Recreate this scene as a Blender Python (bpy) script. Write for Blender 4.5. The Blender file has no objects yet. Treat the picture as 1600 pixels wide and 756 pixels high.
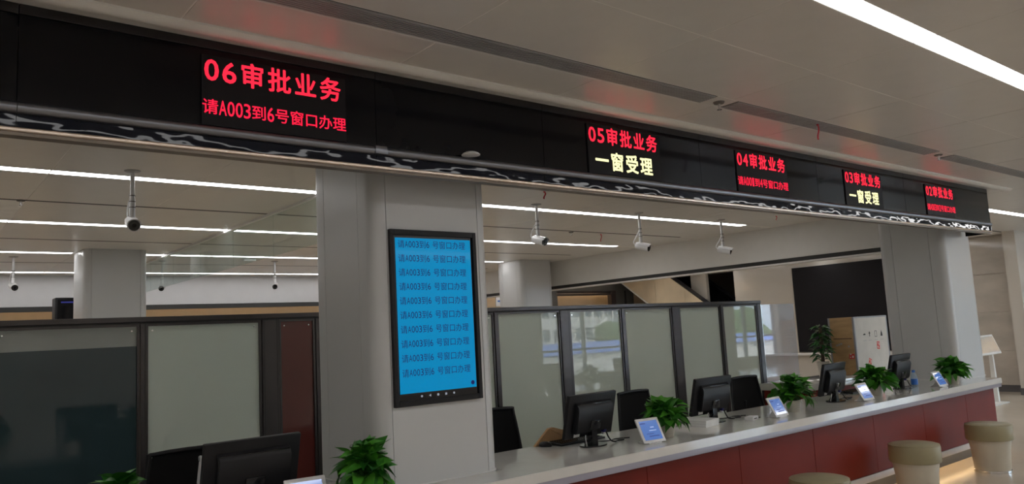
import bpy, bmesh, math, random
from mathutils import Matrix, Vector
random.seed(7)
S = bpy.context.scene
C = S.collection
R_ = math.radians

# ------------------------------------------------------------------ camera
F_PX = 1205.24                       # focal length in pixels of the 1600x756 frame
cam_d = bpy.data.cameras.new('camera'); cam_d.sensor_width = 36.0
cam_d.lens = F_PX / 1600 * 36.0; cam_d.clip_start = 0.05; cam_d.clip_end = 500
cam = bpy.data.objects.new('camera', cam_d); C.objects.link(cam)
def _ax(u, v):
    return Vector((u - 800, -(v - 378), -F_PX)).normalized()
_X = _ax(2293, 440); _Y = _ax(-181, 572); _Z = _X.cross(_Y).normalized(); _Y = _Z.cross(_X)
cam.matrix_world = Matrix.Translation((0, 0, 1.55)) @ Matrix((_X, _Y, _Z)).to_4x4()
S.camera = cam

# ------------------------------------------------------------------ sky, exposure
W = bpy.data.worlds.new('sky'); S.world = W; W.use_nodes = True
wn = W.node_tree.nodes; wl = W.node_tree.links; wn.clear()
wo = wn.new('ShaderNodeOutputWorld'); wb = wn.new('ShaderNodeBackground')
sk = wn.new('ShaderNodeTexSky'); sk.sky_type = 'NISHITA'; sk.sun_disc = False
sk.sun_elevation = R_(38); sk.sun_rotation = R_(20); sk.dust_density = 3.0; sk.air_density = 1.0
mx = wn.new('ShaderNodeMix'); mx.data_type = 'RGBA'; mx.inputs[0].default_value = 0.45
mx.inputs[7].default_value = (4.5, 5.6, 7.0, 1)
wl.new(sk.outputs[0], mx.inputs[6]); wl.new(mx.outputs[2], wb.inputs[0])
wb.inputs[1].default_value = 2.0
wl.new(wb.outputs[0], wo.inputs[0])
sun_d = bpy.data.lights.new('sun', 'SUN'); sun_d.energy = 5.0; sun_d.angle = R_(3); sun_d.color = (1.0, 0.97, 0.92)
sun = bpy.data.objects.new('sun', sun_d); C.objects.link(sun); sun.rotation_euler = (R_(-42), 0, R_(25))   # sun added to brighten the facades outside, coming over the building's roof
S.view_settings.view_transform = 'Standard'; S.view_settings.look = 'None'
S.view_settings.gamma = 1.0; S.view_settings.use_curve_mapping = False
S.view_settings.exposure = 0.0
STRIP = 11.0                          # radiance of the ceiling light lines

# ------------------------------------------------------------------ materials
MATS = {}
def mat(name, col, rough=0.5, metal=0.0, var=0.06, scale=6.0, bump=0.0, bscale=60.0, coat=0.0,
        emit=None, estr=0.0, spec=0.5, stretch=(1, 1, 1), alpha=None):
    if name in MATS: return MATS[name]
    m = bpy.data.materials.new(name); m.use_nodes = True
    nt = m.node_tree; n = nt.nodes; l = nt.links; b = n['Principled BSDF']
    tc = n.new('ShaderNodeTexCoord'); mp = n.new('ShaderNodeMapping'); mp.inputs[3].default_value = stretch
    l.new(tc.outputs['Object'], mp.inputs[0])
    nz = n.new('ShaderNodeTexNoise'); nz.inputs['Scale'].default_value = scale; nz.inputs['Detail'].default_value = 4
    l.new(mp.outputs[0], nz.inputs[0])
    rp = n.new('ShaderNodeValToRGB')
    lo = [c * (1 - var) for c in col]; hi = [min(1, c * (1 + var)) for c in col]
    rp.color_ramp.elements[0].position = 0.3; rp.color_ramp.elements[1].position = 0.7
    rp.color_ramp.elements[0].color = (*lo, 1); rp.color_ramp.elements[1].color = (*hi, 1)
    l.new(nz.outputs[0], rp.inputs[0]); l.new(rp.outputs[0], b.inputs['Base Color'])
    b.inputs['Roughness'].default_value = rough; b.inputs['Metallic'].default_value = metal
    b.inputs['Coat Weight'].default_value = coat; b.inputs['Coat Roughness'].default_value = 0.05
    b.inputs['Specular IOR Level'].default_value = spec
    if emit:
        b.inputs['Emission Color'].default_value = (*emit, 1); b.inputs['Emission Strength'].default_value = estr
    if bump:
        n2 = n.new('ShaderNodeTexNoise'); n2.inputs['Scale'].default_value = bscale
        l.new(mp.outputs[0], n2.inputs[0])
        bp = n.new('ShaderNodeBump'); bp.inputs['Strength'].default_value = bump; bp.inputs['Distance'].default_value = 0.01
        l.new(n2.outputs[0], bp.inputs['Height']); l.new(bp.outputs[0], b.inputs['Normal'])
    MATS[name] = m
    return m
def glass(name, tint=(0.9, 0.95, 0.93), haze=0.06, hazecol=(0.8, 0.85, 0.85), rough=0.02, ior=1.5):
    m = bpy.data.materials.new(name); m.use_nodes = True
    nt = m.node_tree; n = nt.nodes; l = nt.links; n.clear()
    o = n.new('ShaderNodeOutputMaterial'); t = n.new('ShaderNodeBsdfTransparent'); t.inputs[0].default_value = (*tint, 1)
    g = n.new('ShaderNodeBsdfGlossy'); g.inputs['Roughness'].default_value = rough
    fr = n.new('ShaderNodeFresnel'); ge = n.new('ShaderNodeNewGeometry'); mi = n.new('ShaderNodeMapRange')
    mi.inputs[3].default_value = ior; mi.inputs[4].default_value = 1 / ior      # thin sheet: same reflectance from both sides
    l.new(ge.outputs['Backfacing'], mi.inputs[0]); l.new(mi.outputs[0], fr.inputs[0])
    d = n.new('ShaderNodeBsdfDiffuse'); d.inputs[0].default_value = (*hazecol, 1)
    nz = n.new('ShaderNodeTexNoise'); nz.inputs['Scale'].default_value = 3.0
    mr = n.new('ShaderNodeMapRange'); mr.inputs[3].default_value = haze * 0.8; mr.inputs[4].default_value = haze * 1.2
    l.new(nz.outputs[0], mr.inputs[0])
    a = n.new('ShaderNodeMixShader'); l.new(mr.outputs[0], a.inputs[0]); l.new(t.outputs[0], a.inputs[1]); l.new(d.outputs[0], a.inputs[2])
    b = n.new('ShaderNodeMixShader'); l.new(fr.outputs[0], b.inputs[0]); l.new(a.outputs[0], b.inputs[1]); l.new(g.outputs[0], b.inputs[2])
    l.new(b.outputs[0], o.inputs[0])
    MATS[name] = m
    return m
def emis(name, col, s): return mat(name, tuple(min(1, c * 0.3) for c in col), rough=0.4, emit=col, estr=s, var=0.02)
def leaf_mat(name, a, b_):
    m = mat(name, a, rough=0.42, var=0.15, scale=30, spec=0.35)
    n = m.node_tree.nodes; l = m.node_tree.links; p = n['Principled BSDF']
    oi = n.new('ShaderNodeObjectInfo'); rp = n.new('ShaderNodeValToRGB')
    rp.color_ramp.elements[0].color = (*a, 1); rp.color_ramp.elements[1].color = (*b_, 1)
    l.new(oi.outputs['Random'], rp.inputs[0]); l.new(rp.outputs[0], p.inputs['Base Color'])
    return m

M = dict(
    ceil=mat('ceiling_panel_paint', (0.68, 0.66, 0.62), rough=0.30, var=0.02),
    ceilback=mat('ceiling_gap', (0.85, 0.83, 0.79), rough=0.7),
    slot=mat('slot_dark', (0.03, 0.03, 0.03), rough=0.6),
    white=mat('white_paint', (0.72, 0.71, 0.68), rough=0.38, var=0.02),
    pillar=mat('pillar_panel_white', (0.545, 0.55, 0.55), rough=0.30, var=0.02, scale=2),
    pcore=mat('pillar_joint', (0.66, 0.66, 0.65), rough=0.5),
    trim=mat('cornice_white', (0.74, 0.73, 0.70), rough=0.35, var=0.02),
    black=mat('black_glass', (0.006, 0.006, 0.008), rough=0.10, var=0.05, spec=0.22),
    blackband=mat('black_band', (0.014, 0.013, 0.015), rough=0.3),
    led=mat('led_module', (0.010, 0.009, 0.011), rough=0.55, var=0.2, scale=200, spec=0.2),
    red=emis('led_red', (1.0, 0.025, 0.06), 1.15),
    redhot=emis('led_red_dim', (1.0, 0.02, 0.07), 0.95),
    yellow=emis('led_yellow', (1.0, 0.97, 0.55), 0.95),
    steel=mat('dark_polished_steel', (0.22, 0.23, 0.26), rough=0.30, metal=0.9, bump=0.08, bscale=2, stretch=(0.8, 1, 1)),
    mirror=mat('dark_mirror_panel', (0.014, 0.016, 0.024), rough=0.025, bump=0.35, bscale=3.2, stretch=(1, 1, 2.5), spec=0.13),
    bronze=mat('bronze_strip', (0.80, 0.68, 0.58), rough=0.30, metal=1.0, bump=0.05),
    bronzed=mat('bronze_dark', (0.20, 0.165, 0.135), rough=0.4, metal=0.3),
    stone=mat('worktop_stone', (0.68, 0.665, 0.63), rough=0.08, var=0.03, scale=8, coat=0.3),
    lilac=mat('edge_strip_grey', (0.34, 0.33, 0.40), rough=0.28, var=0.04),
    redpanel=mat('red_lacquer', (0.175, 0.020, 0.012), rough=0.48, var=0.08, scale=3, spec=0.16),
    skirt=mat('skirting_white', (0.62, 0.60, 0.60), rough=0.35),
    warmled=emis('warm_led', (1.0, 0.66, 0.32), 13.0),
    coveled=emis('cove_led', (1.0, 0.72, 0.42), 15.0),
    floor=mat('floor_stone', (0.52, 0.45, 0.37), rough=0.22, var=0.08, scale=1.2),
    plastic=mat('black_plastic', (0.009, 0.009, 0.011), rough=0.45, bump=0.05, bscale=300, spec=0.3),
    plasticg=mat('black_gloss_plastic', (0.01, 0.01, 0.012), rough=0.12),
    screenoff=mat('monitor_screen', (0.02, 0.025, 0.03), rough=0.15),
    wplastic=mat('white_plastic', (0.74, 0.74, 0.75), rough=0.3, var=0.02),
    gplastic=mat('grey_plastic', (0.35, 0.35, 0.35), rough=0.4),
    sticker=mat('white_sticker', (0.7, 0.7, 0.68), rough=0.6),
    vga=mat('blue_plug', (0.02, 0.02, 0.16), rough=0.4),
    meshfab=mat('black_mesh_fabric', (0.008, 0.008, 0.009), rough=0.8, bump=0.3, bscale=500),
    chrome=mat('chrome', (0.75, 0.75, 0.76), rough=0.12, metal=1.0),
    alum=mat('partition_metal', (0.085, 0.078, 0.078), rough=0.32, metal=0.55, var=0.05),
    pane=mat('frosted_pane', (0.72, 0.77, 0.71), rough=0.012, var=0.03, scale=1.5, spec=0.6),
    panedark=mat('dark_view_pane', (0.044, 0.076, 0.086), rough=0.05, var=0.15, scale=1.0, spec=0.6),  # dark teal base stands in for the dim view in clear glass
    panered=mat('dark_red_pane', (0.16, 0.042, 0.036), rough=0.06, var=0.12, scale=1.2, spec=0.5),  # dark red base colour of the narrow pane
    palestrip=mat('pale_strip', (0.40, 0.43, 0.40), rough=0.2, var=0.03),  # paler band across the top of the dark panes
    cush=mat('olive_leather', (0.31, 0.275, 0.165), rough=0.42, bump=0.06, bscale=150),
    cream=mat('cream_leather', (0.56, 0.51, 0.41), rough=0.42, bump=0.06, bscale=150),
    pot=mat('pot_cream', (0.52, 0.49, 0.42), rough=0.4),
    soil=mat('soil', (0.03, 0.02, 0.012), rough=0.9, bump=0.5),
    stem=mat('stem_green', (0.06, 0.16, 0.03), rough=0.5),
    leaf=leaf_mat('leaf_green', (0.016, 0.105, 0.012), (0.085, 0.330, 0.028)),
    leaf2=leaf_mat('leaf_dark_green', (0.010, 0.060, 0.014), (0.04, 0.18, 0.03)),
    kraft=mat('kraft_board', (0.46, 0.27, 0.12), rough=0.7, var=0.06, scale=20),
    ply=mat('plywood', (0.46, 0.29, 0.13), rough=0.6, var=0.16, scale=5, stretch=(1, 1, 4)),
    boardw=mat('white_board', (0.58, 0.54, 0.48), rough=0.6, var=0.06, scale=6),
    edge=mat('grey_edging', (0.30, 0.30, 0.31), rough=0.45, metal=0.4),
    stickred=mat('red_sticker', (0.62, 0.05, 0.04), rough=0.6),
    ink=mat('black_ink', (0.02, 0.02, 0.02), rough=0.8),
    brownink=mat('brown_ink', (0.16, 0.09, 0.05), rough=0.8),
    ribbon=mat('red_ribbon', (0.55, 0.02, 0.04), rough=0.6),
    wallr=mat('cream_gloss_wall', (0.56, 0.52, 0.46), rough=0.10, var=0.02, scale=1),
    stonew=mat('beige_stone_tile', (0.50, 0.45, 0.39), rough=0.10, var=0.16, scale=1.4, stretch=(1, 1, 2)),
    skirtd=mat('dark_skirting', (0.09, 0.085, 0.09), rough=0.4),
    vwall=mat('black_screen_matt', (0.010, 0.009, 0.011), rough=0.6, spec=0.2),
    warmwall=mat('beige_wall', (0.60, 0.50, 0.38), rough=0.55, var=0.03),
    farwhite=mat('far_white_panel', (0.52, 0.52, 0.53), rough=0.4, var=0.02),
    darkbrown=mat('dark_brown_frame', (0.06, 0.045, 0.04), rough=0.4),
    greyframe=mat('grey_frame', (0.14, 0.135, 0.125), rough=0.45),
    beigest=mat('beige_cladding', (0.62, 0.51, 0.36), rough=0.3, var=0.14, scale=1.5),
    teal=mat('teal_panel', (0.05, 0.10, 0.11), rough=0.15),
    mullion=mat('window_mullion', (0.20, 0.20, 0.21), rough=0.4, metal=0.5),
    wallp=mat('hall_wall_paint', (0.72, 0.70, 0.66), rough=0.6, var=0.03),
    paper=mat('white_paper', (0.75, 0.75, 0.73), rough=0.7),
    bldg=mat('facade_white', (0.62, 0.62, 0.60), rough=0.8, var=0.1),
    bldg2=mat('facade_grey', (0.42, 0.44, 0.46), rough=0.8, var=0.1),
    bwin=mat('facade_window', (0.10, 0.14, 0.18), rough=0.2),
    bluroof=mat('blue_roof', (0.10, 0.20, 0.55), rough=0.5, var=0.1),
    ground=mat('street_ground', (0.22, 0.22, 0.20), rough=0.9, var=0.2),
    crown=mat('tree_crown', (0.06, 0.13, 0.04), rough=0.8, var=0.5, scale=2, bump=0.6, bscale=3),
    trunk=mat('tree_trunk', (0.10, 0.07, 0.05), rough=0.9, var=0.2),
    bottleb=mat('bottle_label_blue', (0.03, 0.14, 0.50), rough=0.35),
)
_nt = M['pane'].node_tree; _p = _nt.nodes['Principled BSDF']; _o = _nt.nodes['Material Output']
_tr = _nt.nodes.new('ShaderNodeBsdfTranslucent'); _tr.inputs[0].default_value = (0.80, 0.86, 0.80, 1)
_mx = _nt.nodes.new('ShaderNodeMixShader'); _mx.inputs[0].default_value = 0.35
_nt.links.new(_p.outputs[0], _mx.inputs[1]); _nt.links.new(_tr.outputs[0], _mx.inputs[2]); _nt.links.new(_mx.outputs[0], _o.inputs[0])
M['light'] = emis('light_diffuser', (1.0, 0.99, 0.985), STRIP)
M['scr'] = mat('blue_screen', (0.0, 0.02, 0.04), rough=0.08, emit=(0.0, 0.215, 0.455), estr=1.0, var=0.01, spec=0.25)
M['scrtext'] = mat('screen_text', (0.004, 0.004, 0.012), rough=0.3, emit=(0.010, 0.012, 0.085), estr=1.0, spec=0.1)
M['tabscr'] = mat('tablet_screen', (0.01, 0.02, 0.05), rough=0.08, emit=(0.10, 0.20, 0.52), estr=0.85, var=0.02, coat=0.4)
M['tabui'] = emis('tablet_ui_pale', (0.42, 0.55, 0.85), 0.7)
M['tabui2'] = emis('tablet_ui_dark', (0.03, 0.06, 0.25), 0.7)
M['icon'] = emis('nav_icon', (0.35, 0.38, 0.45), 0.6)
M['bluebar'] = emis('kiosk_bar', (0.03, 0.035, 0.22), 0.7)
M['glass'] = glass('clear_glass', (0.90, 0.95, 0.93), 0.05, (0.55, 0.66, 0.66), ior=1.38)
M['screenglass'] = glass('hazed_glass', (0.92, 0.93, 0.97), 0.22, (0.75, 0.76, 0.82))
M['wglass'] = glass('window_glass', (0.95, 0.97, 0.97), 0.01, (0.8, 0.8, 0.8))
M['bottle'] = glass('bottle_clear', (0.80, 0.88, 0.95), 0.15, (0.6, 0.75, 0.9))

# ------------------------------------------------------------------ geometry helpers
def box(bm, x0, x1, y0, y1, z0, z1, bev=0.0, seg=2):
    r = bmesh.ops.create_cube(bm, size=1.0)
    vs = r['verts']
    for v in vs:
        v.co = Vector((x0 + (v.co.x + .5) * (x1 - x0), y0 + (v.co.y + .5) * (y1 - y0), z0 + (v.co.z + .5) * (z1 - z0)))
    if bev:
        es = list({e for v in vs for e in v.link_edges})
        bmesh.ops.bevel(bm, geom=es, offset=bev, segments=seg, affect='EDGES', profile=0.5)
    return bm
def tube(bm, pts, r, n=10, caps=True):
    pts = [Vector(p) for p in pts]
    rs = r if isinstance(r, (list, tuple)) else [r] * len(pts)
    rings = []; ref = None
    for i, p in enumerate(pts):
        a = pts[max(i - 1, 0)]; b = pts[min(i + 1, len(pts) - 1)]
        d = (b - a).normalized()
        if ref is None: ref = Vector((0, 0, 1)) if abs(d.z) < 0.9 else Vector((1, 0, 0))
        u = d.cross(ref).normalized(); w = u.cross(d).normalized(); ref = w
        rings.append([bm.verts.new(p + rs[i] * (math.cos(t) * u + math.sin(t) * w)) for t in (2 * math.pi * k / n for k in range(n))])
    for a, b in zip(rings, rings[1:]):
        for k in range(n): bm.faces.new((a[k], b[k], b[(k + 1) % n], a[(k + 1) % n]))
    if caps:
        bm.faces.new(rings[0]); bm.faces.new(list(reversed(rings[-1])))
    return bm
def lathe(bm, prof, n=24, cx=0, cy=0):
    rings = []
    for r, z in prof:
        rings.append([bm.verts.new((cx + r * math.cos(2 * math.pi * k / n), cy + r * math.sin(2 * math.pi * k / n), z)) for k in range(n)])
    for a, b in zip(rings, rings[1:]):
        for k in range(n): bm.faces.new((a[k], a[(k + 1) % n], b[(k + 1) % n], b[k]))
    if prof[0][0] > 1e-5: bm.faces.new(list(reversed(rings[0])))
    if prof[-1][0] > 1e-5: bm.faces.new(rings[-1])
    bmesh.ops.remove_doubles(bm, verts=bm.verts, dist=1e-6)
    return bm
def prism(bm, poly, axis, a, b):
    # poly: list of 2D points, extruded along axis from a to b
    def P(u, v, t):
        return {'x': (t, u, v), 'y': (u, t, v), 'z': (u, v, t)}[axis]
    lo = [bm.verts.new(P(u, v, a)) for u, v in poly]; hi = [bm.verts.new(P(u, v, b)) for u, v in poly]
    n = len(poly)
    bm.faces.new(lo); bm.faces.new(list(reversed(hi)))
    for k in range(n): bm.faces.new((lo[k], hi[k], hi[(k + 1) % n], lo[(k + 1) % n]))
    bmesh.ops.recalc_face_normals(bm, faces=bm.faces)
    return bm
def NB(): return bmesh.new()
def mesh_of(name, bm, m, smooth=True, ang=40):
    me = bpy.data.meshes.new(name); bmesh.ops.recalc_face_normals(bm, faces=bm.faces)
    bm.to_mesh(me); bm.free(); me.materials.append(m)
    if smooth:
        for p in me.polygons: p.use_smooth = True
        me.set_sharp_from_angle(angle=R_(ang))
    return me
def obj(name, bm, m, parent=None, smooth=True, loc=None, rot=None, label=None):
    o = bpy.data.objects.new(name, mesh_of(name, bm, m, smooth)); C.objects.link(o)
    if parent: o.parent = parent
    if loc: o.location = loc
    if rot: o.rotation_euler = rot
    if label: o['label'] = label
    return o
def inst(name, me, parent, mw=None, loc=None):
    o = bpy.data.objects.new(name, me); C.objects.link(o); o.parent = parent
    if mw is not None: o.matrix_local = mw
    if loc: o.location = loc
    return o
def tag(o, label, cat, group=None):
    o['label'] = label; o['category'] = cat
    if group: o['group'] = group
    return o
def thing(name, label, cat, loc=(0, 0, 0), rz=0.0, group=None):
    o = bpy.data.objects.new(name, None); o.empty_display_size = 0.1; C.objects.link(o)
    o.location = loc; o.rotation_euler = (0, 0, rz)
    return tag(o, label, cat, group)
def struct(name, bm, m, parent=None, smooth=False):
    o = obj(name, bm, m, parent, smooth)
    if not parent: o['kind'] = 'structure'
    return o
def copy_tree(o, parent=None):
    c = o.copy(); C.objects.link(c); c.parent = parent
    for ch in list(o.children): copy_tree(ch, c)
    return c
B = lambda *a, **k: box(NB(), *a, **k)

# ------------------------------------------------------------------ lettering (flat print / LED glyphs)
_GL = {}
def glyph(ch, bold=0.0):
    key = (ch, bold)
    if key not in _GL:
        c = bpy.data.curves.new('glyph', 'FONT'); c.body = ch; c.offset = bold; c.resolution_u = 3
        o = bpy.data.objects.new('glyph', c); C.objects.link(o)
        bpy.context.view_layer.update()
        me = bpy.data.meshes.new_from_object(o.evaluated_get(bpy.context.evaluated_depsgraph_get()))
        vs = [tuple(v.co) for v in me.vertices]; fs = [tuple(p.vertices) for p in me.polygons]
        bpy.data.objects.remove(o); bpy.data.curves.remove(c); bpy.data.meshes.remove(me)
        _GL[key] = (vs, fs)
    return _GL[key]
def text_mesh(name, cells, m, parent, y, bold=0.0, slant=0.0):
    """cells: list of (char, x0, z0, width, height); lettering stands in the XZ plane and faces -y."""
    V = []; Fc = []
    for ch, x0, z0, w, h in cells:
        vs, fs = glyph(ch)
        if not vs: continue
        if ord(ch) > 255: bx0, bx1, by0, by1 = 0.0, 1.0, -0.12, 0.88
        else:
            xs = [v[0] for v in vs]; bx0, bx1 = min(xs) - 0.04, max(xs) + 0.04; by0, by1 = -0.03, 0.72
        k = len(V)
        for v in vs:
            V.append((x0 + (v[0] - bx0) / (bx1 - bx0) * w, y, z0 + (v[1] - by0) / (by1 - by0) * h))
        Fc += [tuple(reversed([k + i for i in f])) for f in fs]
        if bold:
            nv = len(vs); base = V[k:k + nv]
            for ax, az in ((1, 0), (-1, 0), (0, 1), (0, -1), (.7, .7), (-.7, .7), (.7, -.7), (-.7, -.7)):
                k2 = len(V)
                V += [(x_ + ax * bold * h, y_, z_ + az * bold * h) for x_, y_, z_ in base]
                Fc += [tuple(reversed([k2 + i for i in f])) for f in fs]
    me = bpy.data.meshes.new(name); me.from_pydata(V, [], Fc); me.materials.append(m)
    o = bpy.data.objects.new(name, me); C.objects.link(o); o.parent = parent
    return o

# ================================================================== THE SETTING
ZC = 2.88
XW = 16.0      # the wall on the right
YB = -4.0      # the window wall behind the photographer
struct('floor', B(-3, 24, YB, 16, -0.10, 0.0), M['floor'])
ceiling = struct('ceiling', B(-3, 24, YB, 16, ZC + 0.0015, ZC + 0.12), M['ceilback'])
PX0, PW = 0.889, 1.02
LIGHT_Y = [-3.4, -0.93, 1.53, 4.03, 6.33, 8.80, 11.36, 14.03]
LW = 0.058
rows = [(0.40, 1.53 - LW, 'hall'), (1.53 + LW, 2.10, 'hall'), (2.10, 2.655, 'hall'), (2.80, 3.30, 'hall'),
        (3.30, 4.03 - LW, 'hall'), (4.03 + LW, 5.11, 'hall'), (5.17, 6.33 - LW, 'rear'), (6.33 + LW, 7.545, 'rear'), (7.595, 8.80 - LW, 'rear'),
        (8.80 + LW, 10.035, 'rear'), (10.085, 11.36 - LW, 'rear'), (11.36 + LW, 12.525, 'rear'), (12.575, 14.03 - LW, 'rear'),
        (14.03 + LW, 14.5, 'rear')]
_pm = {}
for y0, y1, kind in rows:
    lo, hi = (-1, 15) if kind == 'hall' else (-1, 9)
    if y0 >= 7.5: lo = 0
    me = mesh_of('ceiling_panel', B(0, PW - 0.006, 0, y1 - y0 - 0.006, 0, 0.02, bev=0.001, seg=1), M['ceil'], smooth=False)
    for k in range(lo, hi):
        x = PX0 + k * PW
        if y0 > 3.2 and kind == 'hall' and y0 < 5 and x < 8.9: continue       # above the sign box
        inst('ceiling_panel', me, ceiling, loc=(x + 0.0035, y0 + 0.003, ZC))
# dark slots between the rear rows of panels
for y in (5.14, 7.57, 10.06, 12.55):
    o = obj('air_slot', B(0.0, 9.55 if y > 6 else 15.9, y - 0.028, y + 0.028, ZC + 0.0004, ZC + 0.02), M['slot'], ceiling, smooth=False)

struct('wall_left', B(-3.1, -3.0, YB, 16, 0, ZC + 0.1), M['wallp'])
struct('wall_back', B(-3, 13.2, YB - 0.15, YB, 0, ZC + 0.1), M['wallp'])
struct('wall_far', B(-3, 20, 15.7, 15.8, 0, ZC + 0.1), M['warmwall'])
fb = struct('trim_1', B(-3, 10.05, 14.52, 14.60, 2.37, ZC + 0.03), M['farwhite'])
obj('shadow_gap', B(-3, 10.05, 14.53, 14.61, 2.29, 2.37), M['slot'], fb, smooth=False)
# the long white bulkhead on the right, with its dark gap and pale bead
bk = struct('trim_2', B(10.10, 10.22, 4.05, 14.6, 2.405, ZC + 0.03), M['white'])
obj('shadow_gap', B(10.12, 10.22, 4.05, 14.6, 2.345, 2.405), M['slot'], bk, smooth=False)
obj('bead', B(10.10, 10.26, 4.05, 14.6, 2.325, 2.347), M['trim'], bk, smooth=False)
# wall on the right: cream gloss panels, stone tiles, dark skirting
wr = struct('wall_right', B(XW, XW + 0.15, 4.95, 11.17, 0, ZC + 0.03), M['wallr'])
obj('skirting', B(XW - 0.02, XW, 4.95, 11.17, 0, 0.12), M['skirtd'], wr, smooth=False)
obj('ledge', B(XW - 0.10, XW, 6.95, 11.1, 0.70, 0.76, bev=0.006), M['trim'], wr)
obj('wall_seam_panel', B(XW - 0.02, XW, 6.95, 7.40, 0.12, 2.86), M['wallr'], wr, smooth=False)
tz = [0.12, 0.74, 1.45, 2.16, 2.86]
for a, b in zip(tz, tz[1:]):
    for y0, y1 in ((4.96, 5.96), (5.96, 6.94)):
        obj('stone_tile', B(XW - 0.03, XW, y0 + 0.003, y1 - 0.003, a + 0.003, b - 0.003, bev=0.003, seg=1), M['stonew'], wr, smooth=False)
struct('wall_recess', B(18.0, 18.1, 4.0, 15.7, 0, ZC + 0.1), M['slot'])
we = struct('wall_end', B(23.9, 24, YB, 9, 0, ZC + 0.1), M['warmwall'])
for k in range(9):
    obj('teal_panel', B(23.86, 23.9, YB + 0.2 + k * 1.4, YB + 0.2 + k * 1.4 + 1.38, 0.1, 2.38, bev=0.004, seg=1), M['teal'], we, smooth=False)
struct('wall_passage', B(16.15, 24, 8.9, 9.0, 0, ZC + 0.1), M['wallr'])
# window wall behind the photographer: two glazed bays either side of a solid pier
def window_bay(name, x0, x1, n):
    w_ = struct(name, B(x0, x1, YB - 0.12, YB, 0, 0.35), M['wallp'])
    obj('lintel', B(x0, x1, YB - 0.12, YB, 2.72, ZC + 0.1), M['wallp'], w_, smooth=False)
    p = (x1 - x0) / n
    for k in range(n + 1):
        x = x0 + k * p
        obj('mullion', B(x - 0.025, x + 0.025, YB - 0.11, YB + 0.01, 0.35, 2.72), M['mullion'], w_, smooth=False)
        if k < n: obj('pane', B(x + 0.025, x + p - 0.025, YB - 0.06, YB - 0.05, 0.35, 2.72), M['wglass'], w_, smooth=False)
    obj('transom', B(x0, x1, YB - 0.10, YB, 0.98, 1.03), M['mullion'], w_, smooth=False)
window_bay('window_1', 13.2, 16.3, 2)
window_bay('window_2', 18.7, 23.9, 3)
struct('wall_pier', B(16.3, 18.7, YB - 0.15, YB, 0, ZC + 0.1), M['wallp'])

# dark framed niche in the far wall on the right
nf = struct('trim_3', B(13.0, 16.9, 14.9, 15.0, 2.56, ZC + 0.03), M['greyframe'])
obj('header', B(13.55, 15.62, 14.92, 15.05, 2.44, 2.56), M['darkbrown'], nf, smooth=False)
obj('header_bead', B(13.55, 15.62, 14.90, 14.92, 2.485, 2.497), M['bronze'], nf, smooth=False)
for a, b, m_ in ((13.0, 13.22, 'greyframe'), (13.22, 13.30, 'slot'), (13.30, 13.58, 'greyframe'), (15.60, 15.78, 'darkbrown'), (15.78, 16.12, 'greyframe'),
                 (16.12, 16.2, 'slot'), (16.2, 16.5, 'greyframe')):
    obj('jamb', B(a, b, 14.9, 15.05, 0, 2.56), M[m_], nf, smooth=False)

# ------------------------------------------------------------------ pillars
def arc(cx, cy, r, a0, a1, n=7):
    return [(cx + r * math.cos(R_(a0 + (a1 - a0) * k / (n - 1))), cy + r * math.sin(R_(a0 + (a1 - a0) * k / (n - 1)))) for k in range(n)]
def pillar(x0, x1, y0, y1, z0, z1, label, r=0.08, foot=None):
    t = thing('pillar', label, 'pillar', ((x0 + x1) / 2, (y0 + y1) / 2, z0))
    hx, hy, H = (x1 - x0) / 2, (y1 - y0) / 2, z1 - z0
    i = 0.012
    obj('core', B(-hx + i, hx - i, -hy + i, hy - i, 0, H, bev=0.055, seg=4), M['pcore'], t)
    mf, ms, g = 0.085, 0.16, 0.0016
    for s in (-1, 1):
        obj('face_panel', B(-hx + mf + g, hx - mf - g, min(s * hy, s * (hy - i)), max(s * hy, s * (hy - i)), 0.0, H), M['pillar'], t, smooth=False)
        obj('side_panel', B(min(s * hx, s * (hx - i)), max(s * hx, s * (hx - i)), -hy + ms + g, hy - ms - g, 0.0, H), M['pillar'], t, smooth=False)
    for sx in (-1, 1):
        for sy in (-1, 1):
            def path(o_):
                a = [(hx - mf + g, hy - o_)] + [(p[0], p[1]) for p in arc(hx - r, hy - r, r - o_, 90, 0)] + [(hx - o_, hy - ms + g)]
                return [(sx * p[0], sy * p[1]) for p in a]
            obj('corner_panel', prism(NB(), path(0) + path(i)[::-1], 'z', 0.0, H), M['pillar'], t)
    if foot is not None:
        f = 0.007
        pts = []
        for cx, cy, a0 in ((hx - r, hy - r, 0), (-hx + r, hy - r, 90), (-hx + r, -hy + r, 180), (hx - r, -hy + r, 270)):
            pts += arc(cx, cy, r + f, a0, a0 + 90)
        bm = NB(); prism(bm, pts, 'z', foot - z0 + 0.0005, foot - z0 + 0.007)
        obj('foot_trim', bm, M['pcore'], t)
    return t
P1 = (1.975, 2.75, 3.58, 4.31)
P2 = (9.08, 9.84, 3.58, 4.31)
pillar(*P1, 0, ZC, 'white rounded pillar carrying the blue queue screen, rising through the counter', foot=0.78)
pillar(*P2, 0, ZC, 'white pillar at the far end of the counter behind the endmost plant', foot=0.78)
pillar(1.90, 2.64, 10.80, 11.54, 0, ZC, 'grey-white pillar far behind the partition, between two ceiling cameras')
pillar(9.08, 9.84, 10.90, 11.64, 0, ZC, 'grey-white pillar far behind, where the long bulkhead begins')

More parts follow.
